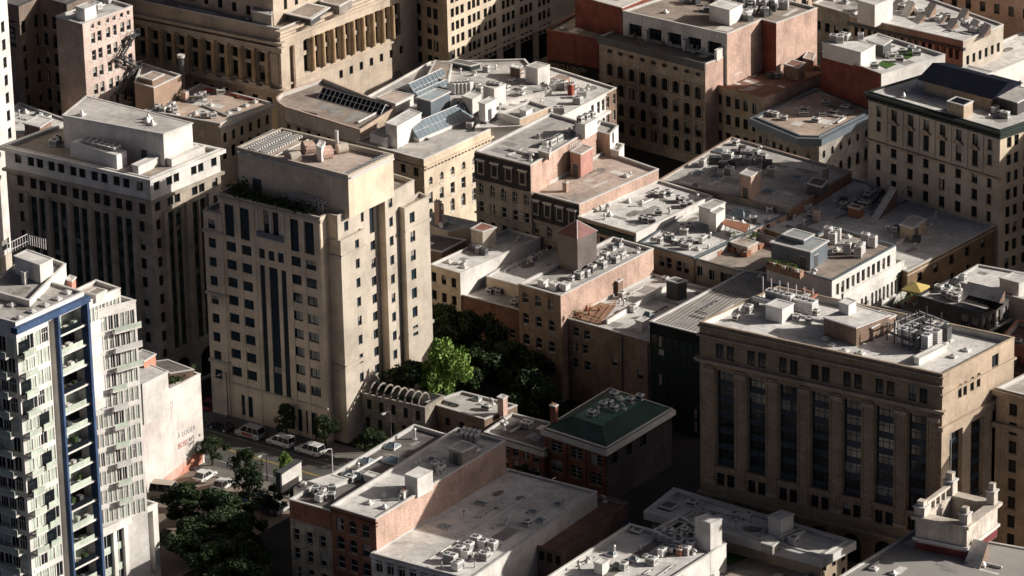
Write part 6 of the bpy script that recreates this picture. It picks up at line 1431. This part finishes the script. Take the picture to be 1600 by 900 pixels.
def sign(label, px, py): 
    p = at(px, py, 0); root = thing('traffic_sign', label, 'road sign', (p.x, p.y, 0)); b = MB(); b.cyl((p.x, p.y, 0), .05, 2.6, galv); b.build('pole', root); b = MB(); b.box((V((p.x, p.y, 0)), SU, SN), -.35, .35, 2.1, 2.8, .05, .1, acw); b.build('plate', root)
sign('small white sign on a pole left of the pickup', 479, 682)
# awning, parasols, pots on terraces
def parasol(label, px, py, z, rad, m, h=2.4, n=8):
    p = at(px, py, z+h); root = thing('parasol', label, 'parasol', (p.x, p.y, z)); b = MB(); b.cyl((p.x, p.y, z), .05, h+.3, wood); b.build('pole', root); b = MB(); b.cyl((p.x, p.y, z+h-.3), rad, .8, m, .05, n); b.build('canopy', root)
p4 = [at(1408, 452, 17), at(1440, 459, 17), at(1453, 446, 17), at(1424, 439, 17)]
c = sum(p4, V((0, 0, 0)))/4; root = thing('yellow_awning', 'yellow canvas canopy stretched over the walled roof terrace', 'awning', (c.x, c.y, 13.6)); b = MB(); top = c+V((0, 0, .8))
for i in range(4): b.poly([p4[i], p4[(i+1) % 4], top], yell); b.poly([p4[(i+1) % 4]-V((0, 0, .3)), p4[i]-V((0, 0, .3)), p4[i], p4[(i+1) % 4]][::-1], yell)
b.build('canvas', root); b = MB()
for p in p4: b.cyl((p.x, p.y, 13.6), .05, 3.4, wood)
b.build('pole', root)
parasol('closed red parasol on the brown timber patio', 917, 481, 13.8, .35, mat('red_canvas', (0, 0, 0)), 2.2)
r = random.Random(21)
def pots(B, pxs, z, prefix):
    for i, (x, y) in enumerate(pxs):
        p = at(x, y, z); root = thing('potted_plant', prefix, 'plant pot', (p.x, p.y, z), prefix); b = MB(); s = r.uniform(.25, .4); b.cyl((p.x, p.y, z), s*.7, .5, r.choice([terra, pale, copd, wood]), s, 8); b.build('pot', root); b = MB()
        for k in range(26): q = p+V((r.gauss(0, s*.8), r.gauss(0, s*.8), .6+abs(r.gauss(0, .35)))); a = r.random()*6; b.poly([q+V((math.cos(a), math.sin(a), .3))*.16, q+V((-math.sin(a), math.cos(a), 0))*.12, q-V((math.cos(a), math.sin(a), .3))*.16], r.choice([leaf, leafL]))
        b.build('foliage', root)
pots(None, [(1392+r.random()*66, 466+r.random()*18) for i in range(24)], 13.7, 'potted plant crowding the walled terrace under the yellow canopy')
pots(None, [(1122+r.random()*60, 366+r.random()*22) for i in range(20)], 16.0, 'potted plant on the planted terrace beside the orange canopy')
pots(None, [(1200+i*5, 413+i*1.4) for i in range(10)], 21.3, 'shrub pot in the long brown planter box')
pots(None, [(892+r.random()*50, 482+r.random()*18) for i in range(9)], 13.8, 'pot standing on the brown timber patio')
pots(None, [(985+r.random()*110, 50+r.random()*3+k*2.1) for k in range(14) for i in (0,)], 19.8, 'pot on the shaded terrace above the arched building')
